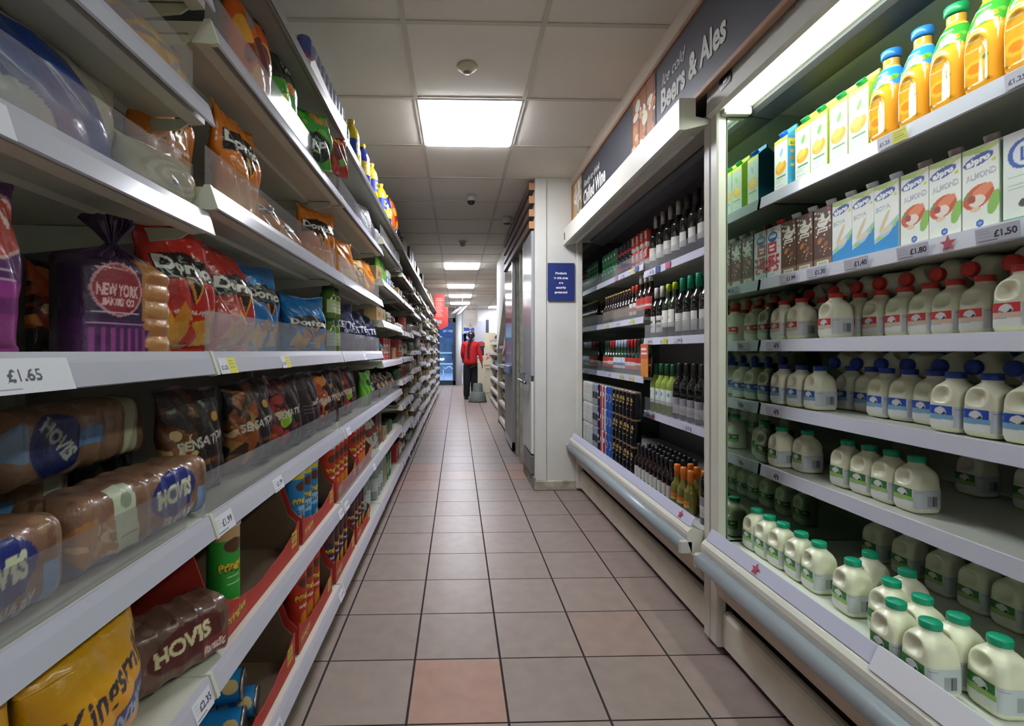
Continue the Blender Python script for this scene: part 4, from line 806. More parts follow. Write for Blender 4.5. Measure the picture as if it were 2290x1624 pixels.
def bread(kind, base, f, L=.34, hh=.12, dd=.115, seed=1):
    P = Paint(kind, L, 2 * (hh + dd) * .93, base, 420); G = P.h; f(P, G); return Proto('bread_loaf', 'bread loaf', loaf_mesh('bread_loaf', P, hh, dd, FILM, seed))
def hov(P, G):      # girth v: .1 back top -> front face is centred near .60*G
    c = G * .60; P.blobs(200, ['#8f6a50', '#7c5844', '#a07c5e', '#6a4a3c'], 0, 0, P.w, G, .004, .012, 3)
    P.blobs(40, ['#c9986a', '#b07c4c', '#dcb482'], 0, c - .05, P.w * .35, c + .02, .006, .014, 5)
    P.rect(0, 0, P.w, c - .045, '#4f6a9e'); P.poly([(.085, c - .05), (.135, c - .05), (.125, c + .075), (.078, c + .075)], '#c9d2b8'); P.ell(.106, c + .04, .014, .014, '#8f9a80'); P.lines(3, '#7a8468', .09, c - .03, .13, c + .0, .0014)
    P.ell(.235, c + .012, .068, .048, '#1e2c7c', .08); P.text('HOVIS', .235, c + .012, .036, '#dfe2c0', .104, .08, .05); P.text('GRANARY', .25, c - .045, .020, '#c3c8cc', .10, .05, .02); P.rect(.31, c - .06, .335, c + .0, '#7f9cc8')
def hov2(P, G):
    c = G * .60; P.blobs(200, ['#8c6a52', '#7a5a46', '#9c7c62'], 0, 0, P.w, G, .004, .012, 6)
    P.poly([(.268, 0), (.30, 0), (.31, G), (.262, G)], '#b9b89a'); P.ell(.085, c, .055, .06, '#202a62', .3); P.text('HOVIS', .09, c + .01, .028, '#aab0a8', .09, -.9, .04); P.rect(.135, c - .015, .20, c + .022, '#5f86b8'); P.rect(0, c - .02, .03, c + .05, '#6f88a8')
def brn(P, G):
    c = G * .60; P.blobs(150, ['#6a4c44', '#7c5c50', '#54403a', '#8a6a5c'], 0, 0, P.w, G, .004, .014, 4)
    P.ell(.14, c + .01, .085, .042, '#54201e', .1); P.text('HOVIS', .13, c + .015, .034, '#ded4a8', .12, .1, .04); P.rect(.17, c - .05, .235, c - .01, '#7c2a26'); P.text('Rustic', .2, c - .03, .02, '#e0d0c8', .05, .1)
BR = {'hov': bread('hov', '#8a6650', hov, .36, .12, .12, 3), 'hov2': bread('hov2', '#86644e', hov2, .34, .125, .12, 6), 'brn': bread('brn', '#6f5148', brn, .25, .13, .12, 8)}
P = Paint('king', .24, .235, '#dd9a1a', 480)
P.grad(.0, .235, '#e08a1a', '#e6b01f'); P.rect(0, .17, .24, .235, '#e2a414'); P.text('Kingsmill', .125, .155, .042, '#3a3442', .21, .24, .02, .2)
P.poly([(.01, .035), (.22, .105), (.23, .135), (.21, .138), (.01, .065)], '#38427e'); P.text('Soft White', .12, .085, .026, '#a9b6d0', .18, .30, .02, .1); P.ell(.17, .14, .02, .012, '#e8a81f'); P.poly([(.17, 0), (.24, 0), (.24, .05)], '#dd6a1a')
BR['king'] = Proto('bread_loaf', 'bread loaf', bag_mesh('bread_loaf', P, .13, FILM, 51, .0, .8))
P = Paint('orb', .13, .15, '#b9a49a', 400); P.rect(0, .02, .06, .12, '#2f3f8a').rect(.06, .0, .085, .15, '#e0562c').blobs(20, ['#7a5a4c', '#d8d4d0', '#4a3a34'], 0, .08, .13, .15, .006, .016, 3)
BR['orb'] = Proto('bread_roll_bag', 'bread roll bag', bag_mesh('bread_roll_bag', P, .09, FILM, 53, .1, 1.6))
# bagels
P = Paint('bagel', .195, .175, '#35203f', 460)
P.rect(.108, 0, .195, .175, '#a9713f'); P.rect(0, 0, .118, .06, '#4a2454')
for i in range(5):
    P.ell(.151, .018 + .034 * i, .042, .0155, ['#b97f48', '#a8703e', '#b98752'][i % 3]); P.ell(.15, .023 + .034 * i, .018, .005, '#cf9c64')
for i in range(7): P.rect(.012 + .016 * i, .0, .019 + .016 * i, .045, '#8f3a86')
P.lines(2, '#b894b4', .01, .05, .11, .062, .0016); P.ell(.060, .116, .047, .050, '#c28a94').ell(.060, .116, .043, .046, '#8a2434'); P.text('NEW YORK', .060, .114, .021, '#e0b4b8', .078, 0, .03); P.text('BAKERY CO', .060, .093, .012, '#e0b4b8', .060); P.lines(1, '#c9b0c8', .015, .07, .1, .078, .002)
for i in range(7): a = .5 + i * .36; P.poly([(.06 + .02 * math.cos(a), .14 + .014 * math.sin(a)), (.06 + .045 * math.cos(a), .14 + .03 * math.sin(a)), (.06 + .045 * math.cos(a + .1), .14 + .03 * math.sin(a + .1))], '#c28a94')
u = np.linspace(-1, 1, P.nu)[None, :]; v = np.linspace(0, .175, P.nv)[:, None]
ft = .058 * (1 - np.abs(u) ** 5) ** .4 + .006 * np.abs(np.sin(np.pi * (v + .001) / .034)) * (u > .2) - .018 * np.clip((v - .15) / .025, 0, 1) ** 2
Z = v + 0 * u; Xx = .0975 * u * (1 - .25 * np.clip((v - .15) / .025, 0, 1) ** 2)
nb = 12; ub = np.linspace(1, -1, nb + 2)[1:-1][None, :]; fb = .055 * (1 - np.abs(ub) ** 5) ** .4 + 0 * v
A = np.concatenate([P.a, np.repeat(P.a[:, :1], nb, 1)], 1); XYZ = np.stack([np.concatenate([Xx, .0975 * ub + 0 * v], 1), np.concatenate([-ft, fb], 1), np.concatenate([Z, v + 0 * ub], 1)], -1)
top = XYZ[-1:].copy(); rows = [XYZ]; cols = [A]
for k_, (sc, dz) in enumerate(((.75, .008), (.45, .018), (.2, .028), (.12, .036), (.3, .055), (.5, .075), (.42, .085))):
    r_ = top.copy(); r_[..., 0] *= sc * (1 + .2 * np.sin(np.arange(r_.shape[1]) * .9 + k_)); r_[..., 1] *= sc * (1 + .3 * np.cos(np.arange(r_.shape[1]) * .7)); r_[..., 2] += dz; rows.append(r_); cols.append(np.full((1, A.shape[1], 3), lin('#3a2440')) if k_ < 6 else np.full((1, A.shape[1], 3), lin('#54405c')))
BR['bagel'] = Proto('bagel_pack', 'bagel pack', sheet('bagel_pack', np.concatenate(cols), np.concatenate(rows), FILM, closed=True))
# flat breads
P = Paint('wrap', .34, .21, '#d3ccb4', 380); P.blobs(30, ['#c6bb9c', '#ddd8c6', '#cfc5a6'], 0, 0, .34, .21, .01, .03, 3)
P.ell(.11, .02, .20, .165, '#1f4aa0').ell(.07, .0, .10, .09, '#c9cdc8').blobs(12, ['#2a58ac', '#1c3f8c'], .05, .09, .24, .15, .006, .016, 3).rect(.28, 0, .34, .03, '#2d4f8c')
BR['wrap'] = Proto('flatbread_pack', 'flatbread pack', bag_mesh('flatbread_pack', P, .12, FILM, 55, .0, 1.4))
P = Paint('wrap2', .20, .115, '#cfc4a4', 400)
for i in range(5): P.ell(.1, .055, .085 - .012 * i, .036 - .006 * i, ['#c2b48e', '#ddd2b4'][i % 2])
P.rect(0, 0, .2, .018, '#2f5190').ell(.09, .045, .012, .006, '#3c4a4e').rect(.15, .08, .18, .1, '#2f4f9a')
BR['wrap2'] = Proto('flatbread_pack', 'flatbread pack', bag_mesh('flatbread_pack', P, .10, FILM, 57, .0, 1.0), [])
M_filmc = clear_plastic('clear_film', .10, gloss=.12)
pk = MB(); pv = []
for i in range(7):
    for j in range(5): u_, v_ = i / 6, j / 4; pv.append(((u_ - .5) * .17 * (1 - .25 * v_) + .03 * v_, .012 * math.sin(i * 2.2 + j), .10 + .075 * v_ * (0.4 + .8 * u_) + .006 * math.sin(i * 3)))
pk.add(pv, [(i * 5 + j, i * 5 + j + 1, i * 5 + j + 6, i * 5 + j + 5) for i in range(6) for j in range(4)], True)
BR['wrap2'].parts = [('film_end', pk.mesh('film_end', M_filmc, False))]
# ---- generic far-shelf goods
def gbox(kind, w, d, h, base, f=None, dens=160, name='food_box', cat='food box'):
    P = Paint(kind, 2 * (w + d), h, base, dens)
    if f: f(P, d + w / 2)
    u = P.X; x = np.where(u < d, -w / 2, np.where(u < d + w, u - d - w / 2, np.where(u < 2 * d + w, w / 2, w / 2 - (u - 2 * d - w)))); y = np.where(u < d, d / 2 - u, np.where(u < d + w, -d / 2, np.where(u < 2 * d + w, -d / 2 + (u - d - w), d / 2)))
    return Proto(name, cat, sheet(name, P, np.stack([x, y, P.Y], -1), PRINT, smooth=False), [('box_top', MB().box(-w / 2, -d / 2, h - .002, w / 2, d / 2, h).mesh('box_top', mat('t_' + kind, base, rough=.5)))])
def stripes(c1, c2):
    def f(P, c): P.rect(c - .05, P.h * .3, c + .05, P.h * .7, c1).ell(c, P.h * .5, .03, P.h * .13, c2).lines(3, '#dddddd', c - .03, P.h * .06, c + .03, P.h * .25)
    return f
def gjar(kind, body, capc, lab, r=.036, h=.15, name='glass_jar', cat='jar'):
    P = Paint('l', r * 3, h * .4, lab, 250); P.lines(2, '#eeeeee', r * .6, h * .1, r * 2.2, h * .3, .003)
    return Proto(name, cat, lathe_me(name, [(0, 0), (r * .9, 0), (r, .005), (r, h * .72), (r * .75, h * .84), (r * .72, h * .86)], mat(kind, body, rough=.12, coat=.3), 16), [('lid', lathe_me('lid', [(r * .78, h * .85), (r * .8, h * .99), (0, h)], mat(kind + 'c', capc, rough=.35), 16)), ('label', arc_label('label', P, r + .0006, h * .18, PRINT))])
def gbot(kind, body, capc, lab, r=.04, h=.27, name='drinks_bottle', cat='bottle', lf=None):
    P = Paint('l', r * 3.4, h * .32, lab, 250); (lf or (lambda P: P.lines(2, '#e8e8e8', r * .6, h * .08, r * 2.6, h * .24, .004)))(P)
    return Proto(name, cat, lathe_me(name, [(0, 0), (r * .88, 0), (r, .008), (r, h * .30), (r * .94, h * .36), (r, h * .42), (r, h * .62), (r * .8, h * .76), (r * .36, h * .88), (r * .34, h * .93)], mat(kind, body, rough=.14, coat=.4, spec=.6), 18), [('cap', lathe_me('cap', [(r * .4, h * .92), (r * .42, h * .99), (0, h)], mat(kind + 'c', capc, rough=.35), 14)), ('label', arc_label('label', P, r + .0008, h * .22, PRINT))])
G = {'redbox': gbox('redbox', .11, .06, .17, '#a92a24', stripes('#e0d8c8', '#7a1a18')), 'yelbox': gbox('yelbox', .12, .06, .15, '#d0a42c', stripes('#a83a24', '#f0e6c0')), 'brnbox': gbox('brnbox', .16, .09, .10, '#9c8058', stripes('#84683f', '#5c4630')), 'whtbox': gbox('whtbox', .09, .06, .16, '#d4d2cc', stripes('#4a6aa8', '#e8e8e8')), 'blubox': gbox('blubox', .11, .06, .15, '#2f4f96', stripes('#d8d8e0', '#c03a34')), 'grnbox': gbox('grnbox', .10, .07, .19, '#2f7a44', stripes('#c8d8b0', '#1f5a30')), 'mrnbox': gbox('mrnbox', .10, .07, .24, '#4a1a24', stripes('#6a2a34', '#c8a060'), name='boxed_wine'), 'blkbox': gbox('blkbox', .09, .09, .27, '#1d1a1e', stripes('#2f2a30', '#8a8a8a'), name='boxed_spirit'),
     'brnjar': gjar('brnjar', '#4a2a1a', '#a82c24', '#c8b088'), 'redjar': gjar('redjar', '#8c2a18', '#d8d4c8', '#b03a2c', .034, .13), 'grnjar': gjar('grnjar', '#5a7a2c', '#2f5a2c', '#c9d8a0'), 'yeljar': gjar('yeljar', '#b88a2a', '#3a3a3a', '#d8c890', .03, .12), 'whtjar': gjar('whtjar', '#c8c4b4', '#3a4a7a', '#d9d9d9', .032, .14),
     'tin_s': Proto('food_tin', 'food tin', gjar('tins', '#8f8f90', '#b0b0b2', '#5a4a40', .037, .11).me, gjar('tins', '#8f8f90', '#b0b0b2', '#5a4a40', .037, .11).parts), 'tin_g': Proto('food_tin', 'food tin', gjar('ting', '#3f5a3c', '#b0b0b2', '#c9c2a0', .037, .11).me), 'tin_b': Proto('food_tin', 'food tin', gjar('tinb', '#5f3a2a', '#b0b0b2', '#c9a270', .037, .11).me), 'tub': Proto('food_tub', 'food tub', gjar('tubw', '#c2c0b8', '#5a6a90', '#7a8aa8', .045, .085).me),
     'orange': gbot('orangeb', '#c8861a', '#e8e4d8', '#c86a1c', .045, .29), 'cola': gbot('colab', '#1d120e', '#b02020', '#a82a24', .045, .30), 'water': gbot('waterb', '#8f9c98', '#b8c4c8', '#b8c8c8', .04, .28), 'green_b': gbot('greenb', '#17452a', '#2a6a3a', '#7fa4b8', .04, .29), 'clearb': gbot('clearb', '#9ca090', '#444444', '#8a8f70', .04, .27), 'red_b': gbot('redb', '#8a2018', '#1d1d1d', '#c04030', .035, .22), 'darkb': gbot('darkb', '#14141c', '#2c2c30', '#b8b4a8', .038, .27), 'whtb': gbot('whtb', '#cfd0d2', '#3a5a9a', '#a8b4c8', .036, .22),
     'lucoz': gbot('lucoz', '#d8bc1c', '#e0b81e', '#2438a0', .036, .235, lf=lambda P: P.rect(.035, .02, .075, .06, '#e0c82a').rect(.04, .03, .06, .05, '#3a3a3a')), 'lucoz2': gbot('lucoz2', '#2438a0', '#e6c81e', '#d8c022', .036, .235)}
# ================================================================ stocking the right-hand chillers
HP = math.pi / 2
def RG(p, D, X, z, label, group=None, yaw=0., tilt=None, scale=None): return inst(p, (X, D + DR, z + .0005), tilt or (0, 0, -HP + yaw), label, group, scale)
def LF(p, D, X, z, label, group=None, yaw=0., lean=0., scale=None): return inst(p, (X, D + DL, z + .001), (lean, 0, HP + yaw), label, group, scale)
def px(x, X): return F * X / (x - 1023.5)
rng = random.Random(21)
def nth(i, n): return 'nearest' if i == 0 else ('farthest' if i == n - 1 else NTH[i] + ' from near end')
def place_milk(kind, shelf, z, rows):
    """rows: (row name, X, [D...]); D sorted near to far"""
    for rn, X, Ds in rows:
        Ds = sorted(Ds)
        for i, D in enumerate(Ds):
            w_ = 'only one' if len(Ds) == 1 else nth(i, len(Ds))
            RG(MILK[kind], D, X, z, f'{kind}-capped milk bottle {shelf}, {rn}, {w_}', f'{kind}-capped milk bottles {shelf}', rng.uniform(-.06, .06))
def lie_milk(kind, shelf, z, X, Ds):
    Ds = sorted(Ds)
    for i, D in enumerate(Ds):
        o = inst(MILK[kind], (X, D + DR, z), (0, -HP, 0), f'{kind}-capped milk bottle lying {shelf}, {nth(i, len(Ds))}', f'{kind}-capped milk bottles lying {shelf}')
        o.rotation_euler = Euler((0, -HP - .02, rng.uniform(-.04, .04))); o.location.z = z
        o.rotation_euler = (Matrix.Rotation(-HP, 3, 'Y') @ Matrix.Rotation(rng.uniform(-1.2, 1.2) + HP, 3, 'Z')).to_euler()
Z3, Z4, Z5, ZD = 1.24, .992, .75, .445
place_milk('red', 'on the third chiller shelf', Z3, [('front row', 1.272, [1.085, 1.63, 1.79, 1.885]), ('second row', 1.36, [1.00, 1.08, 1.163, 1.245, 1.32, 1.39, 1.468, 1.552, 1.636, 1.72, 1.80])])
lie_milk('red', 'behind the third shelf row', Z3 + .178, 1.515, [px(x, 1.36) + q for x, q in ((1912, 0), (1963.7, 0), (2024, 0), (2093.5, 0), (2167, 0), (2263, 0), (1860, .0), (1819, .03))])
place_milk('blue', 'on the fourth chiller shelf', Z4, [('front row', 1.272, [1.065, 1.15, 1.235, 1.70, 1.79, 1.885]), ('second row', 1.335, [1.35, 1.428, 1.505]), ('back row', 1.39, [1.62, 1.705])])
lie_milk('blue', 'behind the fourth shelf row', Z4 + .164, 1.535, [px(x, 1.38) for x in (1863.6, 1913, 1968, 2027, 2099.5, 2175.5, 2266.8)])
place_milk('green', 'on the lowest chiller shelf', Z5, [('front group', 1.29, [1.36, 1.438, 1.517, 1.60]), ('far group', 1.30, [1.80]), ('far group', 1.262, [1.885]), ('rear row', 1.62, [.98, 1.07, 1.16, 1.25, 1.34, 1.5])])
place_milk('green', 'on the chiller floor', ZD, [('long front row', 1.14, [1.02, 1.105, 1.19, 1.275, 1.40, 1.53, 1.61, 1.70, 1.775, 1.85]), ('aisle edge pair', 1.055, [1.085, 1.17]), ('second row', 1.235, [1.33, 1.45]), ('rear row', 1.52, [.95, 1.04, 1.13, 1.22, 1.31, 1.40, 1.5, 1.62, 1.74])])
for i, (kd, D) in enumerate((('cran', 1.884), ('choc', 1.798), ('choc', 1.715), ('choc', 1.63), ('soya', 1.548), ('soya', 1.468), ('soya', 1.388), ('almond', 1.302), ('almond', 1.221), ('almond', 1.138), ('cow', 1.050), ('cow', .966))):
    nm = {'cran': 'white and red cranberry carton with red cap on the second chiller shelf', 'choc': 'brown milkshake carton with cream splashes, {} of three, second chiller shelf', 'soya': 'white carton with blue wave foot, {} of three, second chiller shelf', 'almond': 'white carton with red bowl picture, {} of three, second chiller shelf', 'cow': 'white carton with green top and blue circle, {} of two, second chiller shelf'}[kd]
    o_ = {'choc': ['farthest', 'middle', 'nearest'], 'soya': ['farthest', 'middle', 'nearest'], 'almond': ['farthest', 'middle', 'nearest'], 'cow': ['farther', 'nearer']}.get(kd)
    first = {'choc': 1, 'soya': 4, 'almond': 7, 'cow': 10}.get(kd, 0)
    RG(CART[kd], D, 1.262, 1.482, nm.format(o_[i - first] if o_ else ''), 'cartons on the second chiller shelf')
for i, (kd, D) in enumerate((('ojb', 1.838), ('oj', 1.722), ('oj', 1.645), ('oj', 1.56), ('oj', 1.482), ('ojb', 1.90))):
    if i == 5: continue
    RG(CART[kd], D, 1.262, 1.803, ['white orange juice carton with blue side, farthest of the juice cartons', 'white orange juice carton with green cap, next to the blue-sided one', 'white orange juice carton with green cap, third from the mirror panel', 'white orange juice carton with green cap, second from the orange bottles', 'white orange juice carton with lime side, beside the orange bottles'][i], 'juice cartons on the top chiller shelf')
for i, (kd, D) in enumerate((('blue', 1.398), ('blue', 1.303), ('green', 1.215), ('green', 1.13), ('green', 1.045), ('green', .96))):
    RG(JUICE[kd], D, 1.252, 1.803, ['orange juice bottle with blue cap, right beside the juice cartons', 'orange juice bottle with blue cap, nearer of the two blue-capped', 'orange juice bottle with green cap, next to the blue-capped ones', 'orange juice bottle with green cap, second after the blue-capped ones', 'orange juice bottle with green cap, third after the blue-capped ones', 'orange juice bottle with green cap, nearest the camera'][i], 'orange juice bottles on the top chiller shelf')
# wines and beers
def wrow(kind, Ds, X, z, desc, grp):
    Ds = sorted(Ds)
    for i, D in enumerate(Ds): RG(W[kind], D, X, z, f'{desc}, {nth(i, len(Ds))}', grp, rng.uniform(-.3, .3))
wrow('spark', [3.07, 2.965, 2.86, 2.755], 1.26, 1.706, 'silver-foiled sparkling wine bottle on the top near wine shelf', 'silver-foiled sparkling bottles')
wrow('dark', [2.65, 2.55, 2.45, 2.35], 1.26, 1.706, 'black-foiled sparkling wine bottle on the top near wine shelf', 'black-foiled sparkling bottles')
wrow('spark', [3.02, 2.91, 2.8], 1.36, 1.706, 'silver-foiled sparkling bottle, rear row, top near wine shelf', 'silver-foiled sparkling bottles')
wrow('zig', [3.05, 2.965], 1.255, 1.279, 'white-capped wine bottle with zigzag label, middle near wine shelf', 'wine bottles with zigzag labels')
wrow('yel', [2.88, 2.795], 1.255, 1.279, 'lime-capped wine bottle with cream label, middle near wine shelf', 'lime-capped wine bottles')
wrow('grn', [2.70, 2.61, 2.52, 2.43, 2.34], 1.255, 1.279, 'green-capped wine bottle with wide label, middle near wine shelf', 'green-capped wine bottles')
wrow('blk', [3.0, 2.9, 2.78, 2.66], 1.35, 1.279, 'black-capped wine bottle in the rear row, middle near wine shelf', 'rear wine bottles, middle shelf')
wrow('teal', [3.06, 2.98, 2.90, 2.82], 1.255, .82, 'pale green wine bottle with dark green cap, lowest near wine shelf', 'pale green wine bottles')
wrow('blk', [2.735, 2.65, 2.565, 2.48, 2.39], 1.255, .82, 'dark wine bottle with grey label, lowest near wine shelf', 'dark bottles on the lowest wine shelf')
wrow('mini', [2.44 + .0545 * k for k in range(9)], 1.075, ZD, 'small wine bottle with white label, front row, chiller floor', 'small wine bottles on the chiller floor')
wrow('mini', [2.44 + .0545 * k for k in range(9)], 1.135, ZD, 'small wine bottle, second row, chiller floor', 'small wine bottles on the chiller floor')
wrow('mini', [2.44 + .0545 * k for k in range(9)], 1.195, ZD, 'small wine bottle, third row, chiller floor', 'small wine bottles on the chiller floor')
wrow('prosecco', [2.375, 2.31, 2.24], 1.075, ZD, 'small prosecco bottle with orange foil, front row', 'orange-foiled prosecco bottles')
wrow('prosecco', [2.375, 2.31, 2.24, 2.17], 1.14, ZD, 'small prosecco bottle with orange foil, second row', 'orange-foiled prosecco bottles')
wrow('blk', [2.12], 1.10, ZD, 'dark wine bottle by the cream post on the wine chiller floor', None)
# far bay: small cans on the top shelf, two high
for i in range(13):
    kd = 'green4' if i > 7 else ('black4' if i > 3 else 'red4')
    D = 3.165 + i * .077
    for t in range(2):
        RG(CAN[kd], D, 1.25, 1.764 + .1165 * t, f'{ {"green4": "green", "black4": "black", "red4": "red"}[kd]} drink can, {"upper" if t else "lower"} tier of the top far shelf, {nth(i, 13)}', 'small cans on the top far shelf')
wrow('beer', [3.50 + .061 * k for k in range(10)], 1.245, 1.42, 'brown beer bottle on the middle far shelf', 'brown beer bottles')
wrow('beerr', [3.36, 3.43], 1.245, 1.42, 'beer bottle with orange-red neck on the middle far shelf', 'red-necked beer bottles')
wrow('cider', [3.13, 3.21, 3.29], 1.25, 1.42, 'white-capped bottle with red label on the middle far shelf', 'white-capped cider bottles')
wrow('beer', [3.50 + .061 * k for k in range(10)], 1.315, 1.42, 'brown beer bottle in the rear row, middle far shelf', 'brown beer bottles')
wrow('beerd', [3.13 + .066 * k for k in range(4)] , 1.25, 1.031, 'green-necked beer bottle near the wine shelves, lower far shelf', 'green-necked beer bottles')
wrow('beerx', [3.40 + .066 * k for k in range(3)], 1.25, 1.031, 'red-necked beer bottle in the middle of the lower far shelf', 'red-foil beer bottles')
wrow('beerw', [3.60 + .066 * k for k in range(4)], 1.25, 1.031, 'blue and white necked beer bottle on the lower far shelf', 'blue-necked beer bottles')
wrow('beerx', [3.87 + .066 * k for k in range(2)], 1.25, 1.031, 'red-necked beer bottle by the far mirror, lower far shelf', 'red-foil beer bottles')
wrow('beerd', [4.0 + .066 * k for k in range(2)], 1.25, 1.031, 'green-necked beer bottle by the far mirror, lower far shelf', 'green-necked beer bottles')
cs = ['stella'] * 4 + ['silver'] * 2 + ['navy', 'redw', 'redw', 'blue', 'blue', 'guin', 'guin', 'guin', 'guin', 'guin', 'guin']
nmc = {'stella': 'white lager can', 'silver': 'silver and dark can', 'navy': 'navy beer can', 'redw': 'white and red can', 'blue': 'blue beer can', 'guin': 'black and gold can'}
for i, kd in enumerate(cs):
    D = 4.125 - i * .0705; q = cs.index(kd); n_ = cs.count(kd)
    for t in range(3):
        RG(CAN[kd], D, 1.10, ZD + .1675 * t, f'{nmc[kd]}, {["bottom", "middle", "top"][t]} tier of the tall stack, {NTH[i]} from pillar', 'cans stacked on the far chiller floor', rng.uniform(-.2, .2))
t_ = obj('promo_card', MB().box(-.06, -.002, 0, .06, .002, .21, .001).mesh('promo_card', mat('orange_card', '#d98a3c', rough=.5, var=.2, vscale=20)), loc=(1.19, 3.06, 1.035), rot=(0, 0, -HP))
tag(t_, 'orange promotional card hanging at the edge of the lower far shelf', 'card')
P = Paint('pc', .118, .09, '#c9554a', 500); P.lines(2, '#f0e0c8', .012, .02, .106, .075, .014)
obj('card_print', sheet('card_print', P, np.stack([P.X - .059, np.full_like(P.X, -.003), P.Y + .115], -1), PRINT, smooth=False), t_)

# ================================================================ stocking the left-hand shelves
def L_(p, x, X, z, label, group=None, yaw=0., lean=0., scale=None): return LF(p, px(x, X), X, z, label, group, yaw, lean, scale)
# nearest unit
LF(CR['yell'], .60, -.66, 1.71, 'yellow snack bag on the high shelf, nearest the camera', 'yellow snack bags on the high shelf', -.1)
LF(CR['yell'], .80, -.655, 1.71, 'yellow snack bag on the high shelf, middle one', 'yellow snack bags on the high shelf', .05)
LF(CR['yell'], 1.0, -.64, 1.71, 'yellow snack bag on the high shelf, beside the shelf end', 'yellow snack bags on the high shelf', -.1)
LF(BR['wrap'], .75, -.655, 1.484, 'large white and blue flatbread pack on the shelf above eye level', None, 0, .0)
LF(BR['wrap2'], .965, -.60, 1.484, 'small flatbread pack with clear film end beside the larger one', None, -.1)
LF(BR['bagel'], .845, -.60, 1.196, 'purple pack of bagels with a round maroon label at eye level', 'bagel packs', -.22, 0, .9)
LF(CR['purp'], .575, -.60, 1.196, 'purple and pink bakery packet with red label at the left edge', None, -.05)
LF(CR['sred'], 1.06, -.875, 1.196, 'dark red packet standing deep behind the bagels', None, .2, scale=.75)
LF(BR['hov2'], .83, -.84, .853, 'wrapped loaf underneath at the back of the bread shelf', 'wrapped loaves on the bread shelf', 0)
LF(BR['hov2'], .915, -.745, .972, 'wrapped loaf with blue oval lying on top of another loaf', 'wrapped loaves on the bread shelf', .03)
LF(BR['hov'], .885, -.605, .853, 'granary loaf with blue oval behind the clear shelf guard', 'wrapped loaves on the bread shelf', -.04)
LF(BR['hov'], .515, -.605, .853, 'wrapped loaf behind the guard, cut off by the left edge', 'wrapped loaves on the bread shelf', .03)
LF(BR['king'], .765, -.60, .52, 'upright yellow-wrapped white loaf with blue band on the low shelf', 'yellow-wrapped loaves', .0, .03)
LF(BR['king'], .52, -.60, .52, 'yellow-wrapped white loaf cut off by the lower left corner', 'yellow-wrapped loaves', .0, .05)
LF(BR['orb'], .99, -.74, .52, 'bag with blue and orange band behind the brown loaf', None, -.2)
LF(BR['brn'], 1.015, -.615, .52, 'brown wrapped loaf with maroon oval leaning at the shelf end', None, -.45)
LF(BR['brn'], .72, -.62, .16, 'brown wrapped loaf on the lowest shelf by the left edge', 'loaves on the lowest shelf', 0)
# second unit, eye level
G1 = 'corn chip packets at eye level'
LF(CR['dred'], 1.085, -.625, 1.196, 'red corn chip packet right beside the bagels', G1, -.22, .0)
LF(CR['dredp'], 1.285, -.60, 1.196, 'red corn chip packet with folded top, second from the bagels', G1, -.05, .0)
LF(CR['dblue'], 1.60, -.655, 1.196, 'blue corn chip packet standing back behind the red packet', G1, -.15)
LF(CR['dbluec'], 2.02, -.64, 1.196, 'crumpled bright blue corn chip packet turned towards the camera', G1, -.55)
LF(CR['navyk'], 1.70, -.80, 1.196, 'dark navy crisp packet in the shadow between the blue packets', 'navy crisp packets at eye level', 0)
for i, D in enumerate((2.25, 2.33)): LF(G['grnjar'], D, -.60, 1.196, f'green-labelled dip jar beside the navy crisp packets, {["nearer", "farther"][i]}', 'dip jars')
for i, D in enumerate((2.25, 2.33)): LF(G['grnjar'], D, -.60, 1.196 + .152, f'green-labelled dip jar on top of another, {["nearer", "farther"][i]}', 'dip jars')
LF(CR['navy'], 2.50, -.60, 1.196, 'navy crisp packet with folded top, nearest of the navy ones', 'navy crisp packets at eye level', -.45, 0, (1.2, 1.1, 1.08))
LF(CR['navyk'], 2.82, -.60, 1.196, 'navy crisp packet, middle one of the navy ones', 'navy crisp packets at eye level', -.45, 0, (1.2, 1.1, 1.08))
LF(CR['navyk'], 3.15, -.60, 1.196, 'navy crisp packet, last before the shelf end', 'navy crisp packets at eye level', -.4, 0, (1.2, 1.1, 1.08))
# second unit, orange row
G2 = 'orange corn chip packets above eye level'
LF(CR['dora'], 1.075, -.66, 1.544, 'orange corn chip packet nearest the small flatbread pack', G2, -.1)
LF(CR['dora'], 1.315, -.60, 1.544, 'tall orange corn chip packet standing at the near shelf end', G2, -.08)
LF(CR['dorc'], 1.60, -.63, 1.544, 'orange corn chip packet slumped low behind the guard', G2, -.1, 0, (1, 1, .72))
LF(CR['dorc'], 1.83, -.64, 1.544, 'orange corn chip packet slumped beside the upright one', G2, .1, 0, (1, 1, .66))
LF(CR['dora'], 2.16, -.63, 1.544, 'upright orange corn chip packet turned to the camera', G2, -.6)
LF(CR['mccoy'], 2.50, -.585, 1.544, 'amber crisp packet with folded top, next after the orange ones', 'amber packets above eye level', -.4)
LF(CR['cream'], 2.80, -.585, 1.544, 'cream and amber packet behind the folded amber one', 'amber packets above eye level', -.3)
LF(CR['mccoy'], 3.08, -.575, 1.544, 'amber crisp packet, farthest of the amber ones', 'amber packets above eye level', -.2)
# second unit, high row
G3 = 'crisp packets on the second highest shelf'
LF(CR['hot'], 1.37, -.59, 1.89, 'orange and red snack packet on the second highest shelf', G3, -.15)
LF(CR['green'], 1.60, -.585, 1.89, 'tall green snack packet on the second highest shelf', G3, -.1)
LF(CR['kp'], 1.82, -.55, 1.893, 'crumpled green packet with black oval leaning out over the guard', G3, -.6, .0)
LF(CR['redsm'], 2.06, -.525, 1.95, 'small crumpled red packet hanging over the guard', None, -.6)
LF(CR['white'], 3.02, -.585, 1.89, 'white crisp packet with ring logo far along the high guard', G3, -.3)
LF(CR['dark'], 3.28, -.60, 1.89, 'black packet just past the white one on the high shelf', G3, 0)
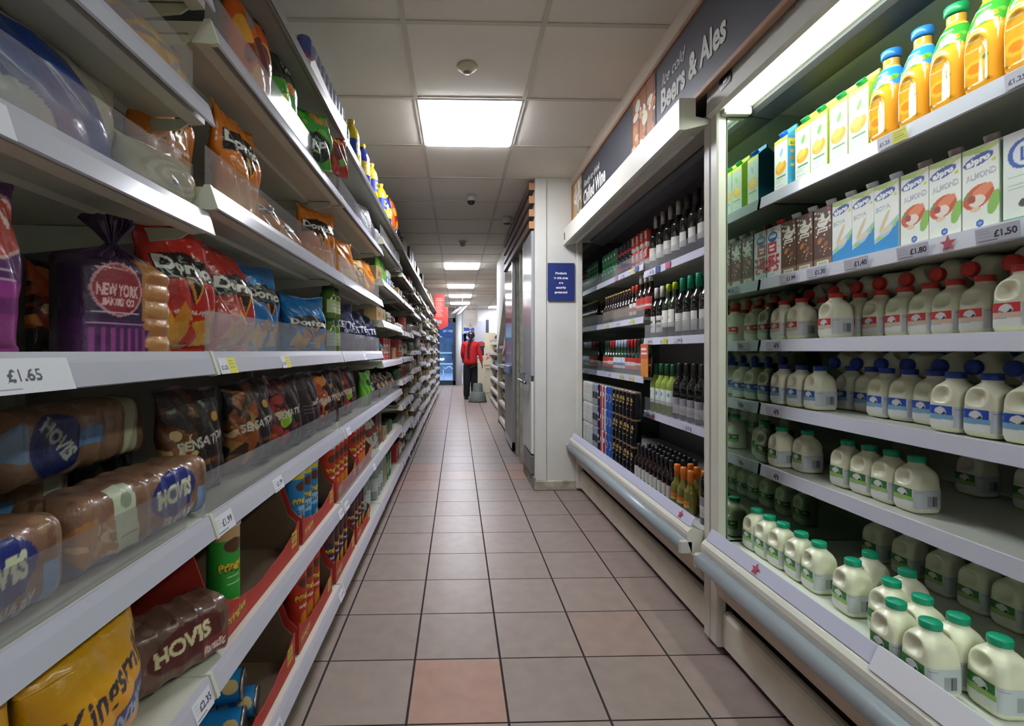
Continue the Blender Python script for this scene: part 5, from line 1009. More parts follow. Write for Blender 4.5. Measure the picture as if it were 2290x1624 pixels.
# second unit, black packets
G4 = 'dark premium crisp packets below eye level'
LF(CR['dark'], 1.10, -.80, .853, 'black crisp packet in shadow behind the first dark packet', G4, 0, 0)
LF(CR['sblack'], 1.155, -.63, .853, 'black crisp packet with orange picture nearest the granary loaf', G4, -.2)
LF(CR['sbrown'], 1.43, -.615, .853, 'black and brown crisp packet, second of the dark row', G4, -.25)
LF(CR['smaroon'], 1.69, -.61, .853, 'maroon crisp packet with green leaf picture', G4, -.2)
LF(CR['sback'], 1.92, -.60, .853, 'maroon crisp packet turned backwards with a white seam', G4, -.05)
LF(CR['sred'], 2.16, -.605, .853, 'dark red crisp packet right after the backwards packet', G4, -.2)
LF(CR['sblack'], 2.40, -.61, .853, 'black crisp packet just past the first shelf joint', G4, -.1)
LF(CR['smaroon'], 2.63, -.61, .853, 'maroon crisp packet between black and green ones', G4, -.1)
LF(CR['dark'], 2.84, -.64, .853, 'plain black crisp packet towards the shelf end', G4, -.1)
LF(CR['grn2'], 3.05, -.58, .853, 'small green crisp packet behind the low guard', G4, -.2)
LF(CR['bronze'], 3.27, -.62, .853, 'bronze and blue foil bag at the low guard end', G4, -.2)
# tubes in red trays
M_tray = mat('red_tray', '#b8352a', rough=.6, var=.06)
M_trayb = mat('tray_inside', '#6e5844', rough=.8)
def tray(D0, D1, z, label, ragged=0):
    L = D1 - D0; c = empty('cardboard_tray', label, 'tray', (-.539, D0 + DL, z + .001), 0, 'red cardboard display trays')
    build('tray_base', MB().box(-.36, 0, 0, -.006, L, .003), M_trayb, c)
    build('tray_back', MB().box(-.36, 0, .003, -.357, L, .2), M_trayb, c)
    for k, ye in enumerate((0, L - .003)):
        build('tray_side', MB().prism([(-.357, .003), (-.008, .003), (-.008, .09), (-.04, .12), (-.08, .235), (-.357, .235)], ye, ye + .003), M_trayb if k else M_tray, c)
    R = random.Random(int(D0 * 100)); pts = [(.0, .0), (L, 0), (L, .10)]; n = 12
    for i in range(n): 
        q = 1 - (i + 1) / n; dip = .055 if ragged else .045
        pts.append((L * q, .10 - dip * math.sin(math.pi * q) ** .6 + R.uniform(-.006, .006)))
    pts[-1] = (0, .11)
    f = build('tray_front', MB().prism([(a, b) for a, b in pts], -.006, -.003, 'x'), M_tray, c)
    P = Paint('tl', .11, .05, '#b8352a', 500); P.text('Pringles', .055, .03, .02, '#3c2416', .10, .1, .05); P.text('Pringles', .055, .031, .018, '#e8c43a', .096, .1, .01)
    obj('tray_lettering', sheet('tray_lettering', P, np.stack([P.X - .055, np.zeros_like(P.X), P.Y], -1), PRINT, smooth=False), f, (-.0022, min(.07, L / 2), .008), (0, 0, HP))
    P = Paint('tt', .05, .05, '#d8b034', 400); P.lines(3, '#4a3a20', .005, .008, .045, .045, .004)
    obj('tray_price', sheet('tray_price', P, np.stack([P.X - .025, np.zeros_like(P.X), P.Y], -1), PRINT, smooth=False), f, (-.0022, L - .05, .03), (0, 0, HP))
def tubes(kind, Ds, X, z, desc, g='crisp tubes'):
    for i, D in enumerate(Ds): LF(TUBE[kind], D, X, z + .004, f'{desc}, {nth(i, len(Ds))}', g, -.35 + rng.uniform(-.1, .1))
tray(1.12, 1.66, .52, 'torn red cardboard tray holding a green crisp tube, nearest tray', 1)
tubes('green', [1.245], -.60, .52, 'bright green crisp tube standing in the nearest torn tray'); tubes('green', [1.19], -.78, .52, 'green crisp tube deep in shadow at the back of the shelf')
tray(1.70, 2.13, .52, 'red cardboard tray of blue crisp tubes'); tubes('blue', [1.775, 1.86, 1.945], -.60, .52, 'blue crisp tube in the front row of its tray'); tubes('blue', [1.775, 1.86], -.69, .52, 'blue crisp tube in the back row of its tray')
tray(2.17, 2.60, .52, 'red cardboard tray of red crisp tubes past the blue ones'); tubes('red', [2.22, 2.305, 2.39, 2.475], -.60, .52, 'red crisp tube on the upper tube shelf before the gap')
tray(2.64, 3.05, .52, 'red cardboard tray farthest along the upper tube shelf'); tubes('red', [2.69, 2.775, 2.86, 2.945], -.60, .52, 'red crisp tube at the far end of the upper tube shelf')
LF(CR['rice'], 3.2, -.60, .52, 'clear and white snack bag past the red trays', None, -.2)
LF(CR['rice'], 3.37, -.60, .52, 'clear snack bag next along from the white snack bag', None, -.2)
tray(1.10, 1.62, .16, 'red cardboard tray on the lowest shelf with tubes lying down', 1)
for i, (D, z_, X) in enumerate(((1.30, .16 + .045, -.60), (1.385, .16 + .045, -.60), (1.345, .16 + .119, -.62))):
    inst(TUBE['blue'], (X + .03, D + DL, z_), (0, 0, 0), ['blue crisp tube lying down with its open end out, lower nearer', 'blue crisp tube lying down with its open end out, lower farther', 'blue crisp tube lying on top of the two others'][i], 'crisp tubes').rotation_euler = (0, -HP, .25)
tray(1.66, 2.10, .16, 'red cardboard tray of red tubes on the lowest shelf'); tubes('red', [1.80, 1.885, 1.97], -.60, .16, 'red crisp tube in the lowest shelf tray')
tray(2.16, 2.56, .16, 'red cardboard tray of purple tubes on the lowest shelf'); tubes('purple', [2.21, 2.295, 2.38, 2.465], -.60, .16, 'purple crisp tube in the nearer purple tray')
tray(2.60, 3.0, .16, 'red cardboard tray of purple tubes farther along'); tubes('purple', [2.65, 2.735, 2.82, 2.905], -.60, .16, 'purple crisp tube in the farther purple tray')
LF(CR['sred'], 3.12, -.62, .16, 'dark maroon bag lying past the purple tubes', None, -.2, 0, (1, 1, .7))
# top shelf drinks
def pack(D0, D1, z, label): 
    c = empty('drinks_tray', label, 'tray', (-.62, D0 + DL, z + .001), 0, 'white card drinks trays'); L = D1 - D0
    build('tray_base', MB().box(-.07, 0, 0, .095, L, .002), mat('white_card', '#dededf', rough=.55), c)
    build('tray_front', MB().prism([(0, 0), (L, 0), (L, .10), (L * .5, .075), (.05, .095), (0, .06)], .093, .096, 'x'), MATS['white_card'], c)
    build('tray_side', MB().box(-.07, 0, .002, .093, .002, .055), MATS['white_card'], c)
    build('shrink_film', MB().box(-.06, .004, .05, .0925, L - .004, .172, .02), M_filmc, c)
pack(1.73, 2.30, 2.17, 'white card tray of slim energy cans on the top shelf')
for r_ in range(2):
    for i in range(9):
        LF(CAN['energy' if i == 0 else 'energys'], 1.77 + .0605 * i, -.56 - .062 * r_, 2.173, f'slim blue and silver energy can, {["front", "back"][r_]} row of the top tray, {nth(i, 9)}', 'slim energy cans', -.5 if i == 0 else 0)
LF(G['green_b'], 2.40, -.56, 2.165, 'small green bottle beside the energy can tray', None, 0, 0, .62)
for i, D in enumerate((2.53, 2.72, 2.83, 3.02, 3.12, 3.28, 3.5, 3.62, 3.75)):
    LF(G['lucoz' if i % 3 != 2 else 'lucoz2'], D, -.555 - .03 * (i % 2), 2.163, f'yellow and blue energy drink bottle on the top shelf, {nth(i, 9)}', 'yellow and blue energy drink bottles', 0, 0, (1.2, 1.2, 1.02))
LF(CR['hot'], 3.98, -.53, 2.16, 'orange shrink-wrapped bundle on the top shelf past the yellow bottles', None, .0, 0, (1.2, .9, .9))
# farther units: mixed groceries
NM = {'tin_s': 'silver food tin', 'tin_g': 'green food tin', 'tin_b': 'brown food tin', 'tub': 'white tub', 'dark': 'black packet', 'sback': 'dark maroon packet', 'redbox': 'red box', 'yelbox': 'yellow box', 'brnbox': 'brown card box', 'whtbox': 'white box', 'blubox': 'blue box', 'grnbox': 'green box', 'mrnbox': 'maroon boxed wine', 'blkbox': 'black boxed bottle', 'brnjar': 'brown sauce jar', 'redjar': 'red sauce jar', 'grnjar': 'green jar', 'yeljar': 'yellow jar', 'whtjar': 'white jar',
      'orange': 'orange drink bottle', 'cola': 'cola bottle', 'water': 'water bottle', 'green_b': 'green glass bottle', 'clearb': 'clear bottle', 'red_b': 'red sauce bottle', 'darkb': 'dark bottle', 'whtb': 'white plastic bottle', 'teal': 'teal foil bag', 'bronze': 'bronze foil bag', 'grn2': 'green snack bag', 'rice': 'clear snack bag', 'lucoz': 'yellow energy drink bottle'}
def mesh_h(p):
    if not hasattr(p, 'hh'): p.hh = max(v.co.z for m in [p.me] + [q[1] for q in p.parts] for v in m.vertices)
    return p.hh
def stock(side, kb, z, seq, y0, L, X, lvl, bay, gap=.02, room=9):
    D = y0 + .05; cnt = {}
    seq = list(seq); items = []
    for kd, n in seq:
        p = G.get(kd) or CR[kd]
        if mesh_h(p) > room and room < 1: kd = rng.choice(['tin_s', 'tin_g', 'tin_b', 'tub', 'brnbox']) if room > .115 else 'tub'; p = G[kd]
        wd = {'brnbox': .17, 'redbox': .12, 'yelbox': .13, 'whtbox': .10, 'blubox': .12, 'grnbox': .11, 'mrnbox': .11, 'blkbox': .10}.get(kd, .16 if kd in CR else .088)
        for i in range(n):
            if D + wd > y0 + L - .02: break
            items.append((kd, p, D + wd / 2)); D += wd + gap
    for j, (kd, p, Dc) in enumerate(items):
        o = inst(p, (X, Dc, z + .001), (0, 0, side * HP + rng.uniform(-.12, .12)), f'{NM[kd]}, {NTH[min(j, 17)]} item on the {lvl} shelf of the {bay} unit', f'goods on the {lvl} shelf of the {bay} unit', None, parts=(kb < 8 or side < 0) and kb < 7)
POOL = [['tin_s', 'brnbox', 'whtbox', 'darkb', 'yelbox'], ['darkb', 'blkbox', 'mrnbox', 'whtb', 'red_b'], ['orange', 'water', 'green_b', 'clearb', 'cola'], ['brnbox', 'tin_g', 'yeljar', 'teal', 'brnjar'], ['whtjar', 'blubox', 'dark', 'rice', 'bronze'], ['brnbox', 'tub', 'tin_b', 'darkb', 'sback']]
FIX = {(2, .16): [('water', 2), ('rice', 1)], (3, 1.695): [('brnbox', 1), ('grn2', 2), ('whtbox', 2), ('darkb', 2)], (3, 1.41): [('brnbox', 2), ('green_b', 2), ('darkb', 2), ('orange', 3)], (3, 1.13): [('teal', 2), ('redbox', 3), ('rice', 1), ('brnbox', 1)],
       (3, .853): [('bronze', 3), ('brnbox', 1), ('bronze', 1)], (3, .52): [('mrnbox', 2), ('brnbox', 1), ('green_b', 4)], (3, .16): [('water', 3), ('clearb', 2), ('grnbox', 2)], (3, 1.98): [('whtbox', 3), ('darkb', 4)], (4, 2.15): [('darkb', 5), ('mrnbox', 3)], (5, 2.15): [('blkbox', 4), ('mrnbox', 3), ('whtbox', 1)],
       (6, 2.15): [('mrnbox', 4), ('whtb', 3), ('blkbox', 2)], (4, 1.39): [('orange', 5), ('redbox', 3)], (4, 1.93): [('darkb', 3), ('blkbox', 4)], (4, .93): [('redbox', 4), ('redjar', 4)], (4, .70): [('brnjar', 3), ('darkb', 3), ('brnbox', 2)], (4, .45): [('green_b', 6), ('mrnbox', 2)]}
for kb in range(2, 12):
    hx = SH[kb]
    for li, z in enumerate(hx):
        if kb == 2 and z > .2: continue
        if kb == 3 and z > 2.1: continue
        seq = FIX.get((kb, z))
        gapup = (hx[li - 1] - z) if li else .5
        if seq is None:
            pool = [k for k in rng.choice(POOL) if gapup > .33 or k not in ('blkbox', 'mrnbox', 'orange', 'cola', 'water', 'green_b', 'clearb', 'darkb')] or ['redbox', 'whtjar', 'brnjar']
            if gapup < .22: pool = rng.sample(['tin_s', 'yeljar', 'tub', 'brnbox', 'tin_g', 'tin_b'], 5)
            seq = [(k, rng.randint(2, 3)) for k in pool]
        y0 = BAYS[kb] + (.75 if (kb, z) == (2, .16) else 0)
        lvl = ['top', 'second highest', 'third highest', 'fourth highest', 'fifth highest', 'sixth highest', 'seventh highest', 'eighth highest', 'ninth highest', 'lowest'][li] if z > .2 else 'lowest'
        stock(1, kb, z, seq, y0, 1.14 if (kb, z) != (2, .16) else .39, -.60, lvl, BN[kb], room=gapup - .055)
# ================================================================ far end of the shop
def S_(n, b, m, p=None): return struct(n, b, m, p)
YW = 17.1
M_frame = mat('door_frame_dark', '#2c3644', rough=.4)
M_glass = clear_plastic('window_glass', .02, tint='#dce8f2', gloss=.02)
# end wall with the glass door on the left and a window stretch on the right
b = MB().box(-1.02, YW, 2.36, 3.1, YW + .2, H); S_('wall_far', b, mat('far_wall', '#b9b9b9', rough=.7))
S_('wall_far_right', MB().box(.17, YW, 0, 3.1, YW + .2, 2.36), MATS['far_wall'])
S_('wall_far_left', MB().box(-1.02, YW, 0, -.72, YW + .2, 2.36), MATS['far_wall'])
d3 = empty('door_3', 'x', 'd', (-.66, YW - .02, 0)); del d3['label']; del d3['category']; d3['kind'] = 'structure'
for a in ((-.06, 0, 0, .03, .1, 2.36), (.49, 0, 0, .60, .1, 2.36), (-.06, 0, 2.2, .60, .1, 2.36), (-.06, 0, 0, .60, .1, .16)): build('door_rail', MB().box(*a, .006), M_frame, d3)
build('glass_pane', MB().box(.03, .045, .16, .49, .053, 2.2), M_glass, d3)
build('door_handle', MB().tube([(.47, -.05, .9), (.47, -.05, 1.4)], .014), M_frame, d3)
S_('wall_column', MB().lathe([(.0, 0), (.11, 0), (.11, H), (0, H)], 28, (.04, YW - .14, 0)), mat('column_white', '#cfd6dc', rough=.35))
S_('window_1', MB().box(.60, YW - .01, .9, 1.0, YW - .004, 2.25), mat('blind_grey', '#9fa0aa', rough=.6))
S_('window_2', MB().box(1.0, YW - .03, 0, 1.10, YW, 2.3), M_frame)
# posters on the far wall
def poster(n, label, x, z, w, h, base, f, y=YW - .012, cat='poster'):
    P = Paint('p', w, h, base, 300); f(P); o = obj(n, sheet(n, P, np.stack([P.X - w / 2, np.zeros_like(P.X), P.Y], -1), PRINT, smooth=False), loc=(x, y, z))
    return tag(o, label, cat)
poster('poster', 'large navy poster with white letters on the far wall behind the person', .40, 1.42, .36, .60, '#24408f', lambda P: (P.text('smile', .16, .46, .10, '#e8ecf4', .34), P.text('you', .17, .27, .15, '#f0f2f8', .32), P.lines(1, '#e0e4f0', .03, .10, .34, .13, .02), P.rect(.02, .16, .34, .17, '#24408f')))
poster('poster', 'small navy notice at the left of the large far poster', .22, 1.34, .16, .46, '#26356e', lambda P: P.text('notice', .08, .2, .05, '#98a4cc', .3, HP))
# hanging signs
hs = empty('collect_sign', 'white pentagon sign reading Collect here hanging before the far wall', 'sign', (.375, 14.2, 1.83))
build('sign_panel', MB().prism([(-.21, .2), (0, .0), (.21, .2), (.21, .72), (-.21, .72)], -.004, .004), mat('sign_white', '#9c9890', rough=.6), hs)
v, f = text_mesh('Collect here', .055, .34, .03); t = MB(); t.add(v, f); build('lettering', t, mat('letter_red', '#8c4a48', rough=.6), hs, (0, -.006, .57))
for k in range(2): build('text_line', MB().box(-.12, -.006, .42 - .08 * k, .12, -.0045, .44 - .08 * k), mat('line_grey', '#b0a4a0', rough=.6), hs)
build('arrow', MB().prism([(-.008, .2), (.008, .2), (.008, .11), (.035, .14), (.035, .12), (0, .08), (-.035, .12), (-.035, .14), (-.008, .11)], -.007, -.0045), MATS['letter_red'], hs)
build('hanger', MB().tube([(-.15, 0, .72), (-.15, 0, H - 1.83)], .003).tube([(.15, 0, .72), (.15, 0, H - 1.83)], .003), mat('wire', '#c8c8c8', rough=.3), hs)
for i, (x, y, z, r, w_) in enumerate(((.02, 12.6, 2.26, -.8, .22), (.13, 12.9, 2.28, -.85, .28), (-.06, 12.3, 2.2, -.75, .2))):
    c = empty('hanging_card', ['thin white card hanging tilted under the farthest lamp, middle one', 'broad white card hanging tilted under the farthest lamp', 'grey-edged card hanging tilted under the farthest lamp, leftmost'][i], 'hanging sign', (x, y, z))
    q = build('card', MB().box(-w_ / 2, -.2, -.012, w_ / 2, .2, .012, .004), mat('card_white', '#b4b6ba', rough=.6), c, rot=(0, r, .25))
    build('wire', MB().tube([(0, 0, 0), (0, 0, H - z)], .003), MATS['wire'], c)
for i, (x, y, z, w_, h_) in enumerate(((-.44, 11.6, 1.93, .24, .62), (-.40, 13.2, 1.78, .26, .62))):
    c = empty('promotion_flag', ['red promotion flag with fine print jutting out from the left shelves', 'larger red promotion flag jutting out beyond the printed one'][i], 'flag sign', (x, y, z))
    if i: g_ = MB().prism([(-.15, .02), (-.05, .0), (.14, .10), (.14, .60), (.12, .62), (-.15, .62)], -.006, .006)
    else: g_ = MB().box(-.12, -.005, 0, .12, .005, h_, .004)
    build('flag_panel', g_, mat('flag_red', '#d2423c', rough=.45), c)
    if not i:
        P = Paint('f', .2, .5, '#d2423c', 300); P.lines(11, '#e8b0a8', .02, .02, .19, .48, .012); obj('fine_print', sheet('fine_print', P, np.stack([P.X - .1, np.full_like(P.X, -.0062), P.Y + .06], -1), PRINT, smooth=False), c)
    else: build('white_label', MB().box(-.16, -.012, .16, -.03, -.007, .27), MATS['card_white'], c)
# shelf recessed under the stairs, right
M_cr = mat('cream_shelf', '#cfc9b2', rough=.45)
rs = empty('recessed_shelving', 'cream shelves of dark bottles under the sloping stair wall', 'shelving unit', (.70, 6.66, 0))
for k, z in enumerate((1.28, .98, .68, .38, .1)):
    sh = build('shelf', MB().box(0, .0, z - .03, .42, 1.5, z), M_cr, rs); build('price_rail', MB().box(-.012, 0, z - .045, 0, 1.5, z + .003), M_strip, sh)
build('side_panel', MB().box(-.02, 1.5, 0, .42, 1.53, 1.15), M_cr, rs); build('back_panel', MB().box(.42, 0, 0, .44, 1.53, 2.0), M_cr, rs)
for k, z in enumerate((1.28, .98, .68, .38, .1)):
    stock(-1, 3, z, [(['darkb', 'whtb'][k % 2], 4), (['lucoz', 'redjar', 'brnjar', 'whtjar', 'rice'][k], 3), ('darkb', 5)], 6.66, 1.5 if z < 1.2 else 1.0, .78, ['top', 'second', 'third', 'fourth', 'lowest'][k], 'recessed stair')
# cream display and till counter beyond
ds = empty('display_stand', 'cream display stand of packets on the right before the tills', 'display stand', (.80, 9.7, 0))
build('back_panel', MB().box(.30, 0, 0, .33, 2.2, 1.75), M_cr, ds); build('side_panel', MB().box(0, 2.2, 0, .33, 2.23, 1.35), M_cr, ds); build('side_panel', MB().box(0, -.03, 0, .33, 0, 1.45), M_cr, ds)
for k, z in enumerate((1.45, 1.15, .86, .58, .32, .08)):
    sh = build('shelf', MB().box(0, 0, z - .02, .3, 2.2, z), M_cr, ds); build('price_rail', MB().box(-.012, 0, z - .04, 0, 2.2, z + .003), M_strip, sh)
    stock(-1, 7, z, [(['whtb', 'yelbox', 'bronze', 'redbox', 'bronze', 'rice'][k], 3), (['darkb', 'redjar', 'teal', 'whtbox', 'lucoz', 'redbox'][k], 5), ('bronze', 3)], 9.7, 2.2, .90, ['top', 'second', 'third', 'fourth', 'fifth', 'lowest'][k], 'cream display')
tc = empty('till_counter', 'cream till counter beyond the person with a red curved hood', 'counter', (.42, 13.9, 0))
build('counter_body', MB().box(.1, 0, 0, .75, 1.6, 1.02, .01), M_cr, tc); build('counter_top', MB().box(.05, -.03, 1.02, .8, 1.63, 1.06, .008), mat('counter_white', '#d8d8d8', rough=.3), tc)
build('card_board', MB().box(.36, -.04, .70, .74, -.01, 1.72, .006), mat('board_cream', '#d8cfae', rough=.5), tc)
build('red_hood', MB().prism([(.0, 1.18), (.03, 1.36), (.12, 1.46), (.30, 1.48), (.40, 1.42), (.42, 1.18)], .3, .34), mat('hood_red', '#a03c38', rough=.4), tc)
build('till_screen', MB().box(.10, .22, 1.06, .40, .26, 1.34, .01), mat('screen_dark', '#20242c', rough=.2), tc)
build('yellow_tag', MB().box(.16, .21, 1.10, .26, .218, 1.18), mat('tag_yel', '#c9d24a', rough=.5), tc)
bg_ = empty('carrier_bag_rack', 'cream bag rack with red print at the end of the display stand', 'bag rack', (.66, 11.97, 0))
build('post', MB().box(0, 0, 0, .04, .04, 1.1, .004), M_cr, bg_); build('post', MB().box(.28, 0, 0, .32, .04, 1.1, .004), M_cr, bg_)
P = Paint('bagp', .34, .42, '#d6ccb8', 250); P.blobs(18, ['#a8403c', '#8c3a40', '#cfc0a8'], .04, .08, .3, .36, .01, .022, 6); P.text('bag', .17, .2, .06, '#a03838', .2, .3)
obj('bag_front', sheet('bag_front', P, np.stack([P.X - .01, np.full_like(P.X, -.012), P.Y + .86], -1), PRINTM, smooth=False), bg_)
build('bag_panel', MB().box(-.01, -.01, .86, .33, .0, 1.28), M_cr, bg_); build('wood_strip', MB().box(-.01, -.014, .82, .33, .0, .86), mat('wood_light', '#a98c5c', rough=.6), bg_)
# step stool
ss = empty('kick_stool', 'round grey-green two-step kick stool beside the person', 'step stool', (.475, 11.45, 0))
gm = mat('stool_green', '#66706a', rough=.55)
build('lower_step', MB().lathe([(.205, .0), (.215, .012), (.212, .03), (.17, .225), (.155, .235), (0, .235)], 32), gm, ss)
build('upper_step', MB().lathe([(.128, .235), (.12, .25), (.105, .42), (.095, .435), (0, .435)], 32), gm, ss)
build('rubber_top', MB().lathe([(.09, .434), (.088, .438), (0, .438)], 28), mat('rubber_grey', '#565c58', rough=.9), ss)
build('base_ring', MB().lathe([(.19, .0), (.217, .0), (.219, .016), (.205, .018)], 32), mat('rubber_black', '#2a2c2a', rough=.8), ss)
# ---------------------------------------------------------------- the person
M_skin = mat('skin', '#6e4634', rough=.5); M_jump = mat('red_fleece', '#c01a22', rough=.85, bump=.4, bscale=90); M_trs = mat('black_cloth', '#101114', rough=.85); M_hair = mat('dark_hair', '#1a1210', rough=.45, bump=.4, bscale=70)
def skin_obj(name, verts, edges, rad, m, parent=None, root=0, sub=2):
    me = bpy.data.meshes.new(name); me.from_pydata(verts, edges, []); o = obj(name, me, parent)
    sk = o.modifiers.new('skin', 'SKIN'); sk.use_smooth_shade = True
    for i, r in enumerate(rad):
        sv = me.skin_vertices[0].data[i]; sv.radius = (r, r) if not isinstance(r, tuple) else r; sv.use_root = (i == root)
    s = o.modifiers.new('sub', 'SUBSURF'); s.levels = sub; s.render_levels = sub; me.materials.append(m); return o
PX, PY = .318, 12.05
def chain(vs, es, rs, pts, start=None):
    prev = start
    for p, r in pts:
        vs.append(p); rs.append(r); i = len(vs) - 1
        if prev is not None: es.append((prev, i))
        prev = i
    return prev
vs, es, rs = [], [], []
chain(vs, es, rs, [((0, 0, .93), (.13, .10)), ((0, 0, 1.10), (.115, .085)), ((0, .0, 1.28), (.13, .09)), ((0, .0, 1.39), (.10, .07)), ((.01, -.005, 1.46), .048), ((.012, -.01, 1.50), .05), ((.015, -.015, 1.56), (.072, .082)), ((.015, -.015, 1.63), .066)])
for sx in (-1, 1):      # legs: hip, knee, ankle, toe
    chain(vs, es, rs, [((sx * .085, 0, .88), .085), ((sx * .092, -.01, .48), .056), ((sx * .095, .01, .10), .036), ((sx * .10, .06, .035), .034), ((sx * .105, .14, .025), .026)], 0)
chain(vs, es, rs, [((-.165, 0, 1.38), .048), ((-.19, .03, 1.12), .036), ((-.165, .16, .985), .026), ((-.155, .20, .96), (.024, .014))], 3)
lh = len(vs) - 1
chain(vs, es, rs, [((.165, 0, 1.38), .048), ((.225, -.02, 1.12), .036), ((.275, -.04, .90), .026), ((.288, -.045, .855), (.024, .014))], 3)
rh = len(vs) - 1
for hnd, base, dr in ((rh, (.288, -.045, .855), -1), (lh, (-.155, .20, .96), -1)):
    for k in range(4):
        dx = (k - 1.5) * .0125; ln = (.062, .072, .068, .054)[k]
        chain(vs, es, rs, [((base[0] + .004, base[1] + dx, base[2] - .03), .0085), ((base[0] + .008, base[1] + dx * 1.2, base[2] - .03 - ln * .5), .0078), ((base[0] - .002, base[1] + dx * 1.25, base[2] - .03 - ln), .0068)], hnd)
    chain(vs, es, rs, [((base[0] - .008, base[1] - .026, base[2] - .012), .009), ((base[0] - .014, base[1] - .036, base[2] - .042), .0078)], hnd)
pr = skin_obj('person', vs, es, rs, M_skin); pr.location = (PX, PY, 0.004); pr.rotation_euler = (0, 0, .15)
tag(pr, 'person with a long dark braid in a red fleece and black trousers, seen from behind', 'person')
vs, es, rs = [], [], []
chain(vs, es, rs, [((0, 0, .80), (.195, .14)), ((0, 0, .98), (.19, .135)), ((0, 0, 1.14), (.178, .125)), ((0, 0, 1.28), (.185, .125)), ((0, 0, 1.38), (.15, .10)), ((.006, -.004, 1.43), (.062, .058))])
chain(vs, es, rs, [((-.165, 0, 1.365), .072), ((-.195, .03, 1.13), .058), ((-.165, .16, 1.0), .040)], 4)
chain(vs, es, rs, [((.165, 0, 1.365), .072), ((.235, -.02, 1.12), .058), ((.278, -.04, .915), .038)], 4)
skin_obj('fleece_top', vs, es, rs, M_jump, pr)
vs, es, rs = [], [], []
chain(vs, es, rs, [((0, 0, .95), (.165, .12))])
for sx in (-1, 1): chain(vs, es, rs, [((sx * .078, 0, .82), .118), ((sx * .09, -.01, .48), .098), ((sx * .095, .0, .12), .084), ((sx * .096, .0, .05), .084)], 0)
skin_obj('trousers', vs, es, rs, M_trs, pr)
for sx in (-1, 1): build('shoe', MB().prism([(-.045, -.07), (.045, -.07), (.048, .05), (.035, .17), (0, .19), (-.035, .17), (-.048, .05)], 0, .06, 'z'), mat('shoe_black', '#0c0c0e', rough=.5), pr, (sx * .10, .0, -.003))
hb = MB(); hb.lathe([(0, -.085), (.05, -.075), (.078, -.04), (.088, 0), (.080, .05), (.05, .085), (0, .10)], 20, (.015, -.022, 1.59)); build('hair', hb, M_hair, pr)
for (x_, z_) in ((.088, 1.57),): build('ear', MB().lathe([(0, -.03), (.012, -.02), (.014, 0), (.010, .025), (0, .03)], 12, (.015 + x_ * .98, .01, z_)), M_skin, pr)
build('face', MB().lathe([(0, -.095), (.045, -.085), (.068, -.03), (.072, .02), (.055, .06), (0, .08)], 20, (.018, .022, 1.575)).prism([(.012, 1.57), (.026, 1.57), (.019, 1.60)], .088, .112).box(-.005, .088, 1.535, .04, .094, 1.542), M_skin, pr)
for ex in (-.008, .044): build('eye', MB().lathe([(0, -.006), (.008, 0), (0, .006)], 10, (ex, .088, 1.60)), mat('eye_dark', '#1a1410', rough=.3), pr)
bp = [(-.0, -.095, 1.60), (-.03, -.13, 1.50), (-.055, -.14, 1.42), (-.075, -.135, 1.30), (-.08, -.13, 1.18), (-.075, -.125, 1.08), (-.065, -.125, 1.03)]
b = MB(); 
for i in range(22):
    t_ = i / 21 * (len(bp) - 1); k = min(int(t_), len(bp) - 2); fr_ = t_ - k; c_ = [bp[k][j] * (1 - fr_) + bp[k + 1][j] * fr_ for j in range(3)]; r_ = .036 - .014 * i / 21
    b.lathe([(0, -.024), (r_ * .8, -.014), (r_, 0), (r_ * .8, .014), (0, .024)], 10, (c_[0] + .008 * (-1) ** i, c_[1], c_[2]))
build('braid', b, M_hair, pr)
build('hair_clip', MB().lathe([(0, -.014), (.026, -.010), (.034, 0), (.026, .010), (0, .014)], 16, (-.01, -.104, 1.625)), mat('clip_gold', '#dcc890', rough=.3), pr)
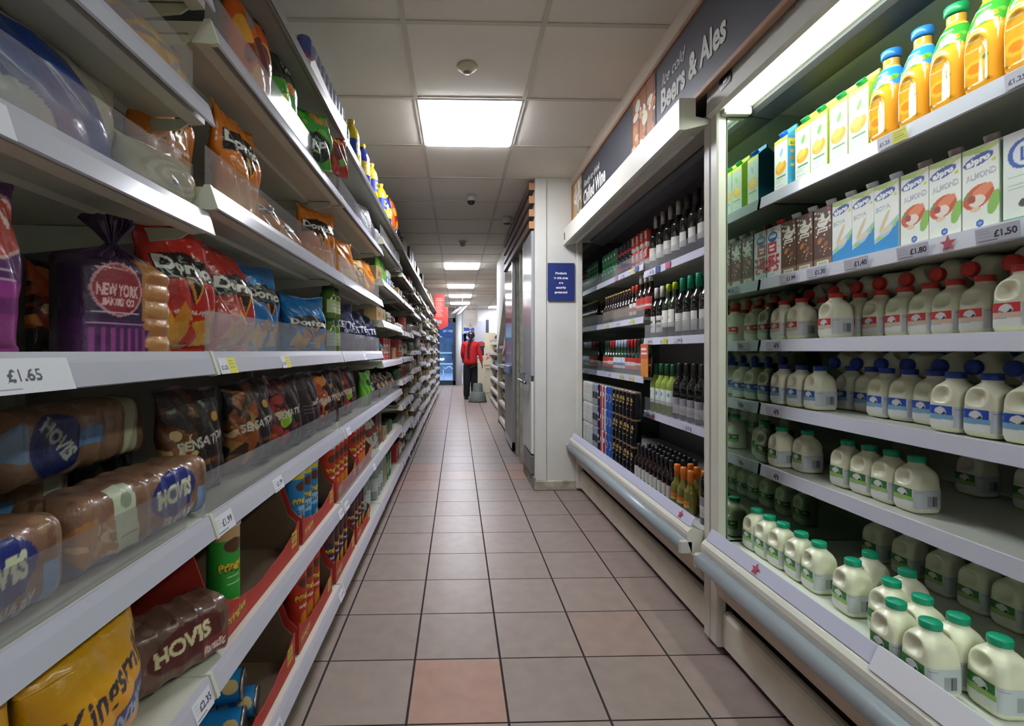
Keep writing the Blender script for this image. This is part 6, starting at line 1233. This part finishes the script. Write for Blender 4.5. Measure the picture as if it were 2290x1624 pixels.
# ---------------------------------------------------------------- the street outside the door
S_('ground_street', MB().box(-14, YW + .2, -.12, 16, YW + 40, -.02), mat('street', '#9aa4b0', rough=.8, var=.1, vscale=1))
b = MB().box(-6, 27, 0, 6, 27.4, 4.2); S_('wall_facade', b, mat('facade', '#7f96b4', rough=.7, var=.2, vscale=2))
fa = empty('shop_front', 'shop front across the street with navy fascia seen through the glass door', 'shop front', (-.95, 26.9, 0))
build('shop_base', MB().box(-1.0, -.03, -.02, 1.4, .0, .45), MATS['facade'], fa)
build('fascia', MB().box(-1.0, -.05, 1.95, 1.4, .0, 2.75), mat('fascia_navy', '#24508c', rough=.5), fa)
build('fascia_swoosh', MB().prism([(-1.0, 2.75), (-1.0, 1.95), (.15, 1.95), (-.3, 2.2), (-.6, 2.75)], -.07, -.052), mat('fascia_white', '#dfe6ee', rough=.5), fa)
v, f = text_mesh('дет мир', .14, .55, .02); t = MB(); t.add(v, f); build('lettering', t, MATS['fascia_white'], fa, (.42, -.056, 2.25))
build('window_frame', MB().box(-1.0, -.06, 1.05, 1.4, -.01, 1.13).box(-1.0, -.06, .44, 1.4, -.01, .53), MATS['fascia_white'], fa)
build('shop_window', MB().box(-1.0, -.02, .53, 1.4, .0, 1.95), mat('shop_glass', '#51708f', rough=.1, var=.4, vscale=3), fa)
for i, (x, z) in enumerate(((-.12, 1.22), (-.3, .9), (-.2, .86), (0, .74), (.1, .72), (.16, .75))): build('shop_lamp', MB().lathe([(0, -.06), (.05, -.03), (.06, 0), (.05, .03), (0, .06)], 12, (x, -.1, z)), mat('warm_lamp', '#fff0d0', emit='#ffe9c0', estr=4), fa)
br_ = empty('bicycle_stand', 'white hooped bicycle stand outside the glass door', 'bicycle stand', (-.42, 20.5, -.02))
build('hoop', MB().tube([(-.18, 0, 0), (-.18, 0, .42), (-.16, 0, .52), (-.08, 0, .46), (.0, 0, .54), (.1, 0, .56), (.2, 0, .46), (.30, 0, .46), (.33, 0, .56), (.33, 0, 0)], .022, 8), mat('rack_white', '#e8ecf0', rough=.4), br_)
